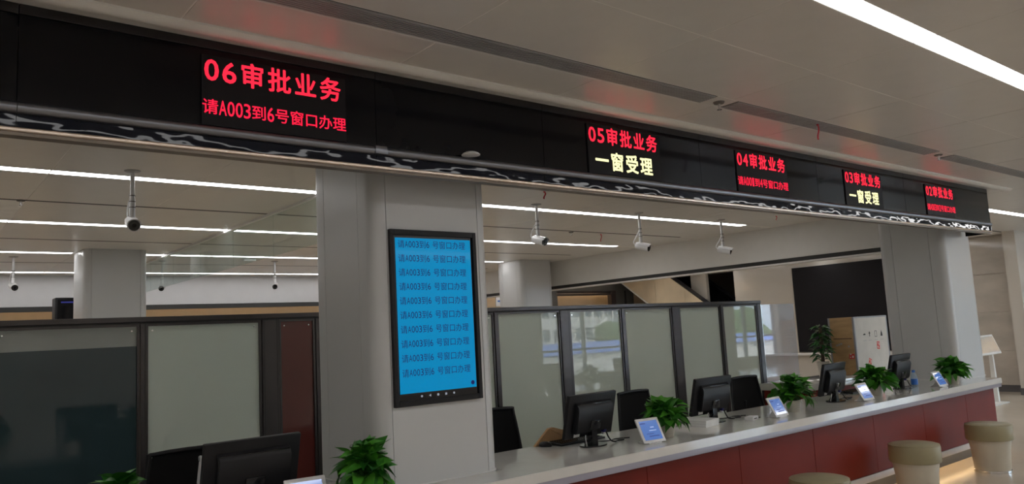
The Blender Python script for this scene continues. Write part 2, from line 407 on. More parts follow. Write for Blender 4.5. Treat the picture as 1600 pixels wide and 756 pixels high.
# ------------------------------------------------------------------ ceiling lights
def light_line(y, x0, x1, label, joint=True):
    t = thing('linear_light', label, 'ceiling light', (0, y, ZC), group='recessed ceiling light lines')
    obj('housing', B(x0, x1, -LW, LW, 0.012, 0.026), M['trim'], t, smooth=False)
    k = math.ceil((x0 - PX0 - 0.01) / PW); xs = [x0]
    while PX0 + k * PW < x1 - 0.05:
        if PX0 + k * PW > x0 + 0.05: xs.append(PX0 + k * PW)
        k += 1
    xs.append(x1)
    for a, b in zip(xs, xs[1:]):
        obj('diffuser', B(a + 0.006, b - 0.006, -LW + 0.003, LW - 0.003, 0.0, 0.012), M['light'], t, smooth=False)
light_line(1.53, -3, 15.9, 'broad bright light line in the hall ceiling in front of the sign')
light_line(-0.93, -3, 23, 'light line in the hall ceiling above the photographer')
light_line(-3.4, -3, 23, 'light line in the hall ceiling along the window wall')
light_line(4.03, 10.3, 15.9, 'light line in the ceiling beyond the right end of the sign')
light_line(6.33, -2, 9.40, 'nearest light line behind the sign, passing the ceiling cameras')
light_line(8.80, -2, 9.40, 'second light line behind the sign, meeting the glass smoke curtain')
light_line(11.36, -2, 1.86, 'short third light line ending at the far pillar')
light_line(11.36, 2.70, 9.0, 'third light line seen through the glass smoke curtain right of the far pillar')
light_line(14.03, -2, 9.6, 'farthest light line just in front of the far white bulkhead')
light_line(6.33, 10.4, 15.8, 'light line beyond the long bulkhead, nearest the black wall screen')
light_line(8.80, 10.4, 15.8, 'light line beyond the long bulkhead, above the middle of the cream wall')
light_line(11.36, 10.4, 15.8, 'light line beyond the long bulkhead, before the escalator')
light_line(13.0, 10.4, 15.2, 'light line added beyond the long bulkhead, farthest, to brighten the escalator cladding')  # added lamp, lifts the dark area around the escalator cladding
# hidden warm cove along the far wall and at the hall's right end
t = thing('cove_light', 'warm cove light washing the beige wall behind the far bulkhead', 'cove light', (0, 15.45, 2.60))
obj('led_strip', B(-2.5, 16.8, -0.02, 0.02, 0.0, 0.02), M['coveled'], t, smooth=False)
obj('channel', B(-2.5, 16.8, -0.04, 0.04, -0.02, 0.0), M['trim'], t, smooth=False)
for k in range(10): obj('bracket', B(-2.3 + k * 2.1, -2.27 + k * 2.1, 0.03, 0.25, -0.02, 0.0), M['trim'], t, smooth=False)
t = thing('cove_light', 'warm cove light along the end wall at the right edge', 'cove light', (23.7, 4.0, 2.5))
obj('led_strip', B(-0.02, 0.02, -5, 4.8, 0.0, 0.02), M['coveled'], t, smooth=False)
obj('channel', B(-0.05, 0.16, -5, 4.8, -0.03, 0.0), M['trim'], t, smooth=False)

# ------------------------------------------------------------------ vent grilles, sprinklers, ribbons
def grille(x0, x1, label):
    t = thing('vent_grille', label, 'vent', ((x0 + x1) / 2, 2.725, ZC), group='long slotted vents in the hall ceiling')
    h = (x1 - x0) / 2
    obj('backing', B(-h, h, -0.066, 0.066, 0.0012, 0.02), M['slot'], t, smooth=False)
    me = mesh_of('slat', B(-h, h, -0.0045, 0.0045, -0.006, 0.004), M['gplastic'], smooth=False)
    for k in range(8): inst('slat', me, t, loc=(0, -0.056 + k * 0.016, 0))
    obj('bead', B(-h, h, 0.066, 0.082, -0.006, 0.02, bev=0.004), M['trim'], t)
    for s in (-1, 1): obj('end_cap', B(s * h - 0.006, s * h + 0.006, -0.066, 0.066, -0.001, 0.02), M['greyframe'], t, smooth=False)
grille(0.92, 3.80, 'slotted vent above the 06 display, nearest of the vents')
grille(4.02, 6.88, 'slotted vent between the two sprinklers, with a red ribbon below')
grille(7.18, 10.1, 'slotted vent farthest right in the hall ceiling')
for x0, x1 in ((3.81, 4.01), (6.89, 7.17)):
    obj('filler_plate', B(x0, x1, 2.66, 2.80, ZC, ZC + 0.02), M['ceil'], ceiling, smooth=False)
def sprinkler(x, y, label):
    t = thing('sprinkler', label, 'sprinkler', (x, y, ZC), group='ceiling sprinklers')
    obj('escutcheon', lathe(NB(), [(0.0, -0.012), (0.030, -0.010), (0.036, 0.0), (0.036, 0.002)], 20), M['greyframe'], t)
    obj('head', lathe(NB(), [(0.008, -0.045), (0.010, -0.012)], 12), M['chrome'], t)
    obj('deflector', lathe(NB(), [(0.002, -0.050), (0.016, -0.048), (0.016, -0.045), (0.002, -0.044)], 14), M['chrome'], t)
sprinkler(3.915, 2.73, 'sprinkler head between the first and second hall vents')
sprinkler(7.03, 2.73, 'sprinkler head between the second and third hall vents')
sprinkler(0.853, 7.57, 'sprinkler head in the rear ceiling slot near the left edge')
sprinkler(7.29, 7.64, 'sprinkler head in the rear ceiling between two white cameras')
t = thing('ceiling_sensor', 'small flat white device on the rear ceiling seen through the glass curtain', 'sensor', (4.28, 11.62, ZC))
obj('case', B(-0.09, 0.09, -0.05, 0.05, -0.035, 0.0, bev=0.006), M['wplastic'], t)
obj('indicator', B(-0.01, 0.01, -0.0505, -0.049, -0.02, -0.015), M['gplastic'], t, smooth=False)
def ribbon(x, y, L, label, z=ZC):
    t = thing('red_ribbon', label, 'ribbon', (x, y, z), group='red ribbons hanging from the ceiling')
    bm = NB(); w = 0.008
    prev = None
    n = 7; vs = []
    for k in range(n):
        zz = -L * k / (n - 1); xo = 0.012 * math.sin(k * 0.9)
        vs.append((xo, zz))
    poly = [(x_ - w, z_) for x_, z_ in vs] + [(x_ + w, z_) for x_, z_ in reversed(vs)]
    prism(bm, poly, 'y', -0.001, 0.001)
    obj('strip', bm, M['ribbon'], t, smooth=False)
    obj('knot', B(-0.010, 0.010, -0.006, 0.006, -0.012, 0.0, bev=0.003), M['ribbon'], t)
ribbon(5.0, 2.70, 0.115, 'red ribbon hanging from the hall vent above the sign')
ribbon(4.88, 5.45, 0.075, 'red ribbon behind the sign beside the foremost light line')
ribbon(7.90, 7.67, 0.11, 'red ribbon beside the second light line, deeper in the rear ceiling')
ribbon(9.0, 5.55, 0.06, 'tiny red ribbon just under the sign near the bulkhead')

# ------------------------------------------------------------------ cornice and overhead sign
SY = 3.28; SX0, SX1 = -1.2, 9.62
bm = NB()
prof = [(3.125, 2.905), (3.125, 2.872), (3.14, 2.858), (3.165, 2.850), (3.19, 2.854), (3.205, 2.866), (3.23, 2.872), (SY, 2.874), (SY, 2.905)]
prism(bm, prof, 'x', SX0, 9.95)
cor = struct('trim_4', bm, M['trim'], smooth=True)
sg = thing('sign_fascia', 'long black glass sign box hung under the ceiling above the counter', 'sign', ((SX0 + SX1) / 2, SY + 0.12, 2.365))
ox, oy, oz = sg.location
def sbox(name, x0, x1, y0, y1, z0, z1, m_, bev=0.0, smooth=False, par=sg):
    return obj(name, B(x0 - ox, x1 - ox, y0 - oy, y1 - oy, z0 - oz, z1 - oz, bev=bev), M[m_], par, smooth=smooth)
joints = [SX0, 0.35, 1.85, 2.95, 4.42, 5.98, 7.56, SX1]
for a, b in zip(joints, joints[1:]):
    sbox('glass_panel', a + 0.0015, b - 0.0015, SY, SY + 0.02, 2.49, 2.832, 'black')
    sbox('top_band', a + 0.001, b - 0.001, SY - 0.006, SY + 0.02, 2.834, 2.873, 'blackband', bev=0.002)
    pts = [(a + 0.001 - ox, SY + 0.002 - oy, 2.472 - oz), (b - 0.001 - ox, SY + 0.002 - oy, 2.472 - oz)]
    obj('tube_moulding', tube(NB(), pts, 0.022, 20), M['steel'], sg)
    sbox('lower_panel', a + 0.001, b - 0.001, SY + 0.008, SY + 0.02, 2.392, 2.455, 'mirror')
sbox('tube_sleeve', 1.83, 1.90, SY - 0.024, SY + 0.02, 2.452, 2.494, 'steel', bev=0.006, smooth=True)
sbox('bottom_strip', SX0, SX1, SY - 0.014, SY + 0.03, 2.379, 2.396, 'bronze', bev=0.005, smooth=True)
sbox('bottom_lip', SX0, SX1, SY - 0.004, SY + 0.05, 2.366, 2.379, 'bronzed')
sbox('back_board', SX0, SX1, SY + 0.26, SY + 0.27, 2.475, 2.885, 'blackband')
sbox('underside', SX0, SX1 - 0.03, SY + 0.02, SY + 0.26, 2.475, 2.485, 'slot')
sbox('end_plate', SX1, SX1 + 0.012, SY, SY + 0.27, 2.37, 2.873, 'black')
sbox('end_bracket', SX1 + 0.012, SX1 + 0.035, SY + 0.0, SY + 0.03, 2.40, 2.46, 'steel', bev=0.004)

LED_W, LED_Z0, LED_Z1 = 0.672, 2.492, 2.802
def led_display(x, num, line2, label, c2='red'):
    t = thing('led_display', label, 'LED display', (x + LED_W / 2, SY - 0.0045, LED_Z0 + 0.002), group='LED counter number displays')
    obj('module', B(-LED_W / 2, LED_W / 2, -0.004, 0.004, 0, LED_Z1 - LED_Z0), M['led'], t, smooth=False)
    cells = []; cx = -LED_W / 2 + 0.008
    for ch in num:
        cells.append((ch, cx, 0.196, 0.068, 0.098)); cx += 0.076
    for ch in '审批业务':
        cells.append((ch, cx + 0.004, 0.188, 0.112, 0.118)); cx += 0.1245
    text_mesh('number_line', cells, M['red'], t, -0.0052, bold=0.020)
    cells = []
    if c2 == 'red':
        u = LED_W / 19.0; cx = -LED_W / 2
        for ch in line2:
            w = 2 * u if ord(ch) > 255 else u
            cells.append((ch, cx, 0.048, w, 0.070)); cx += w
        text_mesh('call_line', cells, M['redhot'], t, -0.0052, bold=0.010)
    else:
        cx = -LED_W / 2 + 0.055
        for ch in line2:
            cells.append((ch, cx, 0.026, 0.122, 0.124)); cx += 0.137
        text_mesh('service_line', cells, M['yellow'], t, -0.0052, bold=0.026)
led_display(1.012, '06', '请A003到6号窗口办理', 'largest LED display on the sign, red characters starting 06')
led_display(3.308, '05', '一窗受理', 'LED display reading 05, pale yellow line below, right of the pillar', 'y')
led_display(4.842, '04', '请A001到4号窗口办理', 'red LED display reading 04 over a small red line')
led_display(6.418, '03', '一窗受理', 'LED display reading 03, pale yellow line below, between 04 and 02', 'y')
led_display(8.012, '02', '请A003到2号窗口办理', 'red LED display reading 02 at the far end of the sign')

# small white dome on the moulding of the sign
t = thing('dome_sensor', 'small white dome sitting on the sign moulding above the pillar', 'sensor', (2.385, SY - 0.05, 2.4945))
obj('base_ring', lathe(NB(), [(0.050, 0.0), (0.050, 0.004), (0.046, 0.006)], 24), M['wplastic'], t)
obj('dome', lathe(NB(), [(0.046, 0.004), (0.042, 0.011), (0.030, 0.017), (0.014, 0.020), (0.0, 0.021)], 24), M['wplastic'], t)

# ------------------------------------------------------------------ queue screen on the pillar
qs = thing('queue_screen', 'upright blue queue screen in a black frame on the white pillar', 'screen', (2.35, 3.58, 1.194))
W2, HH = 0.283, 0.939
for a in ((-W2, -W2 + 0.024, 0, HH), (W2 - 0.024, W2, 0, HH), (-W2 + 0.024, W2 - 0.024, HH - 0.030, HH), (-W2 + 0.024, W2 - 0.024, 0, 0.028)):
    obj('frame_bar', B(a[0], a[1], -0.024, 0, a[2], a[3], bev=0.002, seg=1), M['plastic'], qs, smooth=False)
obj('black_border', B(-W2 + 0.024, W2 - 0.024, -0.012, -0.002, 0.028, HH - 0.030), M['plasticg'], qs, smooth=False)
scr = obj('screen', B(-0.247, 0.247, -0.0135, -0.012, 0.066, HH - 0.044), M['scr'], qs, smooth=False)
for i in range(10):
    cells = []; u = 0.0228; cx = -0.233; z = 0.838 - i * 0.0765
    for ch in '请A003到6 号窗口办理':
        if ch == ' ': cx += u * 0.75; continue
        w = 2 * u * 0.98 if ord(ch) > 255 else u
        cells.append((ch, cx, z + (0 if ord(ch) > 255 else 0.004), w, 0.046 if ord(ch) > 255 else 0.038)); cx += w
    text_mesh('call_line', cells, M['scrtext'], scr, -0.0142)
obj('round_icon', tube(NB(), [(0.222, -0.0138, 0.092), (0.222, -0.0146, 0.092)], 0.012, 16), M['scrtext'], scr)
for k, ic in enumerate(('dot', 'tri', 'ring', 'sq', 'dot')):
    x = -0.115 + k * 0.052; bm = NB(); zc = 0.046
    if ic == 'tri': prism(bm, [(x - 0.007, zc), (x + 0.006, zc + 0.007), (x + 0.006, zc - 0.007)], 'y', -0.0132, -0.012)
    elif ic == 'sq': prism(bm, [(x - 0.006, zc - 0.006), (x + 0.006, zc - 0.006), (x + 0.006, zc + 0.006), (x - 0.006, zc + 0.006)], 'y', -0.0132, -0.012)
    else: tube(bm, [(x, -0.012, zc), (x, -0.0132, zc)], 0.006 if ic == 'dot' else 0.007, 14)
    obj('nav_icon', bm, M['icon'], qs, smooth=False)

# ------------------------------------------------------------------ counter
CZ = 0.78; CX0, CX1, CY0, CY1 = -1.6, 9.5, 3.32, 4.10
wt = thing('worktop', 'long glossy white stone counter top running the whole length of the hall', 'worktop', (3.95, 3.7, 0.725))
g = 0.004
poly = [(CX0, CY0), (CX1, CY0), (CX1, P2[2] - g), (P2[0] - g, P2[2] - g), (P2[0] - g, CY1), (P1[1] + g, CY1), (P1[1] + g, P1[2] - g),
        (P1[0] - g, P1[2] - g), (P1[0] - g, CY1), (CX0, CY1)]
bm = NB(); prism(bm, [(x - 3.95, y - 3.7) for x, y in poly], 'z', 0.0, CZ - 0.725)
es = [e for e in bm.edges if all(v.co.z > 0.05 for v in e.verts)]
bmesh.ops.bevel(bm, geom=es, offset=0.004, segments=2, affect='EDGES')
obj('slab', bm, M['stone'], wt)
obj('edge_strip', B(CX0 - 3.95, CX1 - 3.95 - 0.004, CY0 - 3.7 + 0.006, CY0 - 3.7 + 0.05, -0.040, 0.0, bev=0.003), M['lilac'], wt)
obj('end_strip', B(CX1 - 3.95 - 0.05, CX1 - 3.95 - 0.006, CY0 - 3.7 + 0.05, P2[2] - 3.7 - 0.02, -0.040, 0.0), M['lilac'], wt, smooth=False)
cb = thing('counter_base', 'dark red lacquered counter front with vertical panel joints', 'counter', (3.95, 3.45, 0))
PY = 3.40
seams = [-1.6] + [4.76 + 0.985 * k for k in range(-6, 5)] + [9.46]
for a, b in zip(seams, seams[1:]):
    obj('front_panel', B(a + 0.002 - 3.95, b - 0.002 - 3.95, PY - 3.45, PY + 0.018 - 3.45, 0.185, 0.683, bev=0.0015, seg=1), M['redpanel'], cb, smooth=False)
obj('carcass', B(CX0 - 3.95, 9.44 - 3.95, PY + 0.018 - 3.45, PY + 0.10 - 3.45, 0.14, 0.684), M['slot'], cb, smooth=False)
obj('end_panel', B(9.442 - 3.95, 9.46 - 3.95, PY + 0.018 - 3.45, 3.57 - 3.45, 0.0, 0.684), M['redpanel'], cb, smooth=False)
obj('skirting', B(CX0 - 3.95, 9.46 - 3.95, PY - 0.004 - 3.45, PY + 0.012 - 3.45, 0.125, 0.182, bev=0.002), M['skirt'], cb)
obj('kick_board', B(CX0 - 3.95, 9.44 - 3.95, PY + 0.10 - 3.45, PY + 0.115 - 3.45, 0.0, 0.684), M['slot'], cb, smooth=False)
obj('floor_light_strip', B(CX0 - 3.95, 9.40 - 3.95, PY + 0.03 - 3.45, PY + 0.05 - 3.45, 0.128, 0.138), M['warmled'], cb, smooth=False)

# ------------------------------------------------------------------ monitors
def monitor(x, y, rz, label, tilt=14, cable=True, low=0.0):
    t = thing('monitor', label, 'monitor', (x, y, CZ), rz, 'staff monitors on the counter')
    bm = NB(); prof = []
    n = 28
    for k in range(n):
        a = 2 * math.pi * k / n; prof.append((0.105 * math.cos(a), 0.080 * math.sin(a)))
    prism(bm, prof, 'z', 0.0, 0.010)
    obj('stand_base', bm, M['plasticg'], t)
    obj('stand_neck', prism(NB(), [(-0.020, 0.008), (0.030, 0.008), (0.016, 0.10), (0.004, 0.19), (-0.022, 0.19), (-0.016, 0.10)], 'x', -0.026, 0.026), M['plasticg'], t)
    h = bpy.data.objects.new('display_head', None)
    # the head itself is a mesh: bezel body, with its pieces below it
    bd = obj('display_body', B(-0.232, 0.232, 0.0, 0.028, -0.145, 0.145, bev=0.006), M['plastic'], t, loc=(0, 0.002, 0.20 + low), rot=(R_(tilt), 0, 0))
    bpy.data.objects.remove(h)
    bm = NB()
    # stepped back cover with a sloping upper ridge
    prism(bm, [(0.0, -0.105), (0.0, 0.098), (-0.012, 0.094), (-0.040, 0.062), (-0.044, -0.080), (-0.034, -0.105)], 'x', -0.175, 0.175)
    bmesh.ops.bevel(bm, geom=list(bm.edges), offset=0.005, segments=2, affect='EDGES')
    obj('back_cover', bm, M['plastic'], bd)
    obj('ridge', B(-0.170, 0.170, -0.022, -0.010, 0.080, 0.088, bev=0.003), M['plasticg'], bd)
    obj('screen', B(-0.222, 0.222, 0.028, 0.0295, -0.130, 0.135), M['screenoff'], bd, smooth=False)
    obj('rating_sticker', B(-0.150, -0.095, -0.0012, 0.0, -0.136, -0.112), M['sticker'], bd, smooth=False)
    obj('hinge_cover', B(-0.048, 0.048, -0.052, -0.040, -0.085, -0.020, bev=0.006), M['plasticg'], bd)
    pl = obj('video_plug', B(0.112, 0.142, -0.030, -0.002, -0.125, -0.100, bev=0.003), M['vga'], bd)
    obj('plug_shell', B(0.118, 0.136, -0.026, -0.006, -0.142, -0.125, bev=0.003), M['wplastic'], pl)
    if cable:
        s = random.uniform(0.9, 1.15)
        pts = [(0.127, -0.010, 0.075), (0.130, -0.02, 0.045), (0.150, -0.03, 0.015), (0.19 * s, -0.04, 0.006), (0.24 * s, -0.015, 0.006), (0.29 * s, -0.03, 0.006), (0.33 * s, 0.00, 0.006)]
        obj('video_cable', tube(NB(), smooth_path(pts), 0.005, 8), M['plastic'], t)
        pts = [(-0.06, 0.0, 0.075), (-0.05, 0.02, 0.04), (-0.02, 0.05, 0.01), (0.10, 0.07, 0.005), (0.22 * s, 0.03, 0.005), (0.30 * s, 0.05, 0.005), (0.40 * s, 0.0, 0.005)]
        obj('power_cable', tube(NB(), smooth_path(pts), 0.004, 8), M['plastic'], t)
        obj('white_lead', tube(NB(), smooth_path([(-0.07, 0.0, 0.075), (-0.06, 0.01, 0.05), (-0.035, 0.03, 0.012), (-0.01, 0.05, 0.005)]), 0.003, 6), M['wplastic'], t)
    return t
def smooth_path(pts, n=6):
    P = [Vector(p) for p in pts]; out = []
    for i in range(len(P) - 1):
        p0 = P[max(i - 1, 0)]; p1 = P[i]; p2 = P[i + 1]; p3 = P[min(i + 2, len(P) - 1)]
        for k in range(n):
            t = k / n
            out.append(0.5 * ((2 * p1) + (p2 - p0) * t + (2 * p0 - 5 * p1 + 4 * p2 - p3) * t * t + (-p0 + 3 * p1 - 3 * p2 + p3) * t ** 3))
    out.append(P[-1])
    return out
monitor(1.36, 3.68, 0.03, 'large near monitor seen from behind at the bottom left edge')
monitor(3.67, 3.76, 0.06, 'black monitor seen from behind, just right of the big pillar')
monitor(5.03, 3.80, 0.02, 'black monitor seen from behind, with white papers at its left foot')
monitor(6.68, 3.70, 0.10, 'black monitor seen from behind in front of the wooden crate')
monitor(8.02, 3.72, 0.05, 'farthest black monitor beside the blue water bottle')

# ------------------------------------------------------------------ tablets
def tablet(x, y, rz, label, tilt=28, W_=0.195, H_=0.165):
    t = thing('tablet', label, 'tablet', (x, y, CZ), rz, 'white customer tablets on the counter')
    bd = obj('body', B(-W_ / 2, W_ / 2, -0.006, 0.006, 0, H_, bev=0.005), M['wplastic'], t, loc=(0, 0, 0.006), rot=(R_(-tilt), 0, 0))
    sc = obj('screen', B(-W_ / 2 + 0.02, W_ / 2 - 0.02, -0.0068, -0.0055, 0.018, H_ - 0.020), M['tabscr'], bd, smooth=False)
    w = W_ - 0.04
    for a, b, c, d, m_ in ((-0.46, -0.18, 0.84, 0.90, 'tabui2'), (0.02, 0.22, 0.62, 0.67, 'tabui'), (-0.1, 0.30, 0.46, 0.50, 'tabui'), (-0.3, 0.1, 0.30, 0.335, 'tabui2'), (-0.2, 0.36, 0.16, 0.21, 'tabui2')):
        obj('screen_item', B(a * w, b * w, -0.0074, -0.0068, 0.018 + c * (H_ - 0.038), 0.018 + d * (H_ - 0.038)), M[m_], sc, smooth=False)
    obj('stand', prism(NB(), [(0.004, 0.002), (0.085, 0.002), (0.088, 0.012), (0.050, 0.06), (0.045, 0.075), (0.036, 0.06)], 'x', -0.05, 0.05), M['wplastic'], t)
    obj('foot', B(-0.055, 0.055, -0.008, 0.11, 0.0, 0.006, bev=0.002), M['wplastic'], t)
    return t
tablet(1.53, 3.43, -0.10, 'white tablet at the bottom left between near monitor and plant')
tablet(3.95, 3.47, -0.15, 'white tablet beside the potted plant next to the second monitor', W_=0.19, H_=0.17)
tablet(5.50, 3.50, 0.05, 'third white tablet, beside the wide plant at mid counter')
tablet(6.84, 3.47, 0.0, 'white tablet in front of the wooden crate')
tablet(8.30, 3.43, 0.0, 'farthest white tablet beside the last plant on the counter')

# ------------------------------------------------------------------ potted plants
def leaf_mesh(name, wid, fold, droop, m):
    L = 7
    bm = NB(); rows_ = []
    for i in range(L):
        s = i / (L - 1)
        w = wid * (math.sin(math.pi * min(1, s * 0.92 + 0.10) ** 0.75)) * (1 - 0.25 * s)
        if i == L - 1: w = 0.004
        z = -droop * s * s
        rows_.append([bm.verts.new((s, -w, z + fold * w)), bm.verts.new((s, 0, z)), bm.verts.new((s, w, z + fold * w))])
    for a, b in zip(rows_, rows_[1:]):
        for k in (0, 1): bm.faces.new((a[k], b[k], b[k + 1], a[k + 1]))
    return mesh_of(name, bm, m, smooth=True, ang=80)
LEAF = [leaf_mesh('leaf', 0.36, 0.30, 0.25, M['leaf']), leaf_mesh('leaf', 0.30, 0.4, 0.45, M['leaf']), leaf_mesh('leaf', 0.38, 0.2, 0.1, M['leaf'])]
LEAFD = [leaf_mesh('leaf', 0.24, 0.35, 0.35, M['leaf2']), leaf_mesh('leaf', 0.28, 0.3, 0.2, M['leaf2'])]
def place_leaf(t, me, base, d, size, up, roll):
    d = d.normalized(); y = up.cross(d)
    if y.length < 1e-3: y = Vector((0, 1, 0))
    y.normalize(); z = d.cross(y).normalized()
    mw = Matrix((d, y, z)).transposed().to_4x4()
    mw = Matrix.Translation(base) @ mw @ Matrix.Rotation(roll, 4, 'X') @ Matrix.Diagonal((size, size, size, 1))
    inst('leaf', me, t, mw)
def plant(x, y, label, seed, n=75, R=0.17, Ht=0.20, pot_r=0.062, pot_h=0.095, size=0.098):
    n = int(n * 1.9)
    rd = random.Random(seed)
    t = thing('potted_plant', label, 'potted plant', (x, y, CZ), rd.uniform(0, 6), 'leafy potted plants along the counter')
    obj('pot', lathe(NB(), [(0.0, 0.0), (pot_r * 0.78, 0.0), (pot_r * 0.82, 0.004), (pot_r, pot_h - 0.012), (pot_r * 1.06, pot_h - 0.010), (pot_r * 1.06, pot_h), (pot_r * 0.94, pot_h), (pot_r * 0.90, pot_h - 0.015), (0, pot_h - 0.015)], 28), M['pot'], t)
    obj('soil', lathe(NB(), [(0, pot_h - 0.0145), (pot_r * 0.9, pot_h - 0.014), (pot_r * 0.9, pot_h - 0.013), (0, pot_h - 0.010)], 20), M['soil'], t)
    sb = NB()
    for i in range(n):
        az = rd.uniform(0, 2 * math.pi); q = rd.random()
        el = R_(-18 + 100 * (q ** 0.8)); rr = rd.uniform(0.35, 1.0)
        c = Vector((math.cos(az) * math.cos(el) * R * rr, math.sin(az) * math.cos(el) * R * rr, pot_h + 0.02 + max(-0.3, math.sin(el)) * Ht * rr))
        out = Vector((math.cos(az), math.sin(az), 0))
        d = out * rd.uniform(0.5, 1.0) + Vector((0, 0, math.sin(el) * 0.9 - 0.35 + rd.uniform(-0.25, 0.3))) + Vector((rd.uniform(-.4, .4), rd.uniform(-.4, .4), 0))
        sz = size * rd.uniform(0.7, 1.2)
        place_leaf(t, rd.choice(LEAF), c - d.normalized() * sz * 0.4, d, sz, Vector((out.x * 0.35, out.y * 0.35, 1)), rd.uniform(-0.6, 0.6))
        if i % 2 == 0:
            b0 = Vector((math.cos(az) * 0.02, math.sin(az) * 0.02, pot_h - 0.012))
            tip = c - d.normalized() * sz * 0.38
            mid = (b0 + tip) / 2 + Vector((0, 0, 0.03))
            tube(sb, [b0, mid, tip], 0.0018, 5)
    obj('stems', sb, M['stem'], t)
    return t
plant(0.72, 3.40, 'leafy plant cut off by the bottom edge at far left', 11, n=60, R=0.14, Ht=0.19)
plant(1.80, 3.42, 'largest green plant, at the foot of the big white pillar', 12, n=85, R=0.15, Ht=0.19, size=0.10)
plant(4.22, 3.60, 'potted plant behind the tablet nearest the big pillar, on the right of it', 13, n=85, R=0.16, Ht=0.165)
plant(5.86, 3.62, 'wide potted plant at mid counter beside the third tablet', 14, n=95, R=0.19, Ht=0.19)
plant(7.35, 3.66, 'potted plant in front of the white side of the crate', 15, n=85, R=0.18, Ht=0.16)
plant(8.66, 3.48, 'endmost potted plant, in front of the far counter pillar', 16, n=85, R=0.19, Ht=0.16)

# ------------------------------------------------------------------ small things on the counter
def keyboard(x, y, rz, label):
    t = thing('keyboard', label, 'keyboard', (x, y, CZ), rz, 'black keyboards behind the monitors')
    obj('tray', prism(NB(), [(-0.07, 0.0), (0.07, 0.0), (0.07, 0.022), (-0.07, 0.012)], 'x', -0.215, 0.215), M['plastic'], t, smooth=False)
    me = mesh_of('key', B(-0.0075, 0.0075, -0.0075, 0.0075, 0.0, 0.006, bev=0.0015, seg=1), M['plasticg'], smooth=False)
    for r in range(5):
        for k in range(20):
            yy = -0.052 + r * 0.025
            inst('key', me, t, loc=(-0.195 + k * 0.0205, yy, 0.012 + (yy + 0.07) / 0.14 * 0.010))
keyboard(3.74, 3.995, 0.04, 'black keyboard next to the mouse and brown folder')
keyboard(7.60, 3.98, 0.03, 'black keyboard between the crate-side plant and the farthest monitor')
t = thing('mouse', 'small black computer mouse beside the keyboard near the pillar', 'mouse', (3.475, 4.02, CZ), 0.2)
obj('shell', lathe(NB(), [(0.0, 0.0), (0.030, 0.0), (0.033, 0.008), (0.028, 0.022), (0.016, 0.031), (0.0, 0.034)], 20), M['plastic'], t).scale = (0.95, 1.6, 1.0)
obj('scroll_wheel', tube(NB(), [(-0.004, -0.025, 0.026), (0.004, -0.025, 0.026)], 0.007, 12), M['gplastic'], t)
t = thing('kraft_folder', 'brown kraft folder standing tented behind the black keyboard', 'folder', (3.66, 4.085, CZ), 0.05)
bm = NB(); prism(bm, [(-0.24, 0.0), (-0.10, 0.105), (-0.06, 0.108), (0.24, 0.022), (0.24, 0.0)], 'y', -0.006, 0.012)
obj('cover', bm, M['kraft'], t, smooth=False)
obj('flap', prism(NB(), [(-0.10, 0.105), (-0.06, 0.108), (0.24, 0.022), (0.05, 0.030)], 'y', -0.0085, -0.006), M['kraft'], t, smooth=False)
t = thing('water_bottle', 'clear water bottle with blue label and cap near the far monitor', 'bottle', (7.82, 3.50, CZ))
obj('bottle_body', lathe(NB(), [(0.0, 0.0), (0.028, 0.0), (0.031, 0.006), (0.031, 0.06), (0.029, 0.075), (0.031, 0.09), (0.031, 0.13), (0.026, 0.15), (0.013, 0.172), (0.012, 0.185), (0.0, 0.186)], 22), M['bottle'], t)
obj('label_band', lathe(NB(), [(0.0315, 0.062), (0.0318, 0.064), (0.0318, 0.115), (0.0315, 0.117)], 22), M['bottleb'], t)
obj('cap', lathe(NB(), [(0.0145, 0.178), (0.015, 0.18), (0.015, 0.199), (0.013, 0.201), (0.0, 0.201)], 18), M['bottleb'], t)
t = thing('terminal_box', 'little white box with a cable on the counter before the third tablet', 'box', (5.26, 3.62, CZ), 0.2)
obj('case', B(-0.055, 0.055, -0.035, 0.035, 0.0, 0.028, bev=0.004), M['wplastic'], t)
obj('slot', B(-0.035, 0.02, -0.0355, -0.034, 0.010, 0.016), M['ink'], t, smooth=False)
obj('lead', tube(NB(), smooth_path([(0.055, 0.0, 0.012), (0.08, 0.01, 0.006), (0.12, -0.02, 0.005), (0.15, 0.0, 0.005)]), 0.003, 6), M['plastic'], t)
t = thing('paper_stack', 'white papers behind the plant next to the third monitor', 'paper', (4.80, 3.80, CZ), 0.15)
for k in range(3):
    obj('sheet_bundle', B(-0.10 + 0.004 * k, 0.10 + 0.004 * k, -0.14, 0.14, 0.016 * k, 0.016 * k + 0.0155), M['paper'], t, smooth=False)

t = thing('document_holder', 'slim white upright holder between the near chair and near monitor', 'holder', (1.135, 3.80, CZ), -0.24)
obj('board', B(-0.006, 0.006, -0.05, 0.05, 0.01, 0.275, bev=0.002), M['wplastic'], t, rot=(0, R_(6), 0))
obj('foot', B(-0.035, 0.035, -0.055, 0.055, 0.0, 0.012, bev=0.002), M['wplastic'], t)
obj('clip', B(-0.010, 0.010, -0.02, 0.02, 0.255, 0.275, bev=0.002), M['gplastic'], t, loc=(0.026, 0, 0))

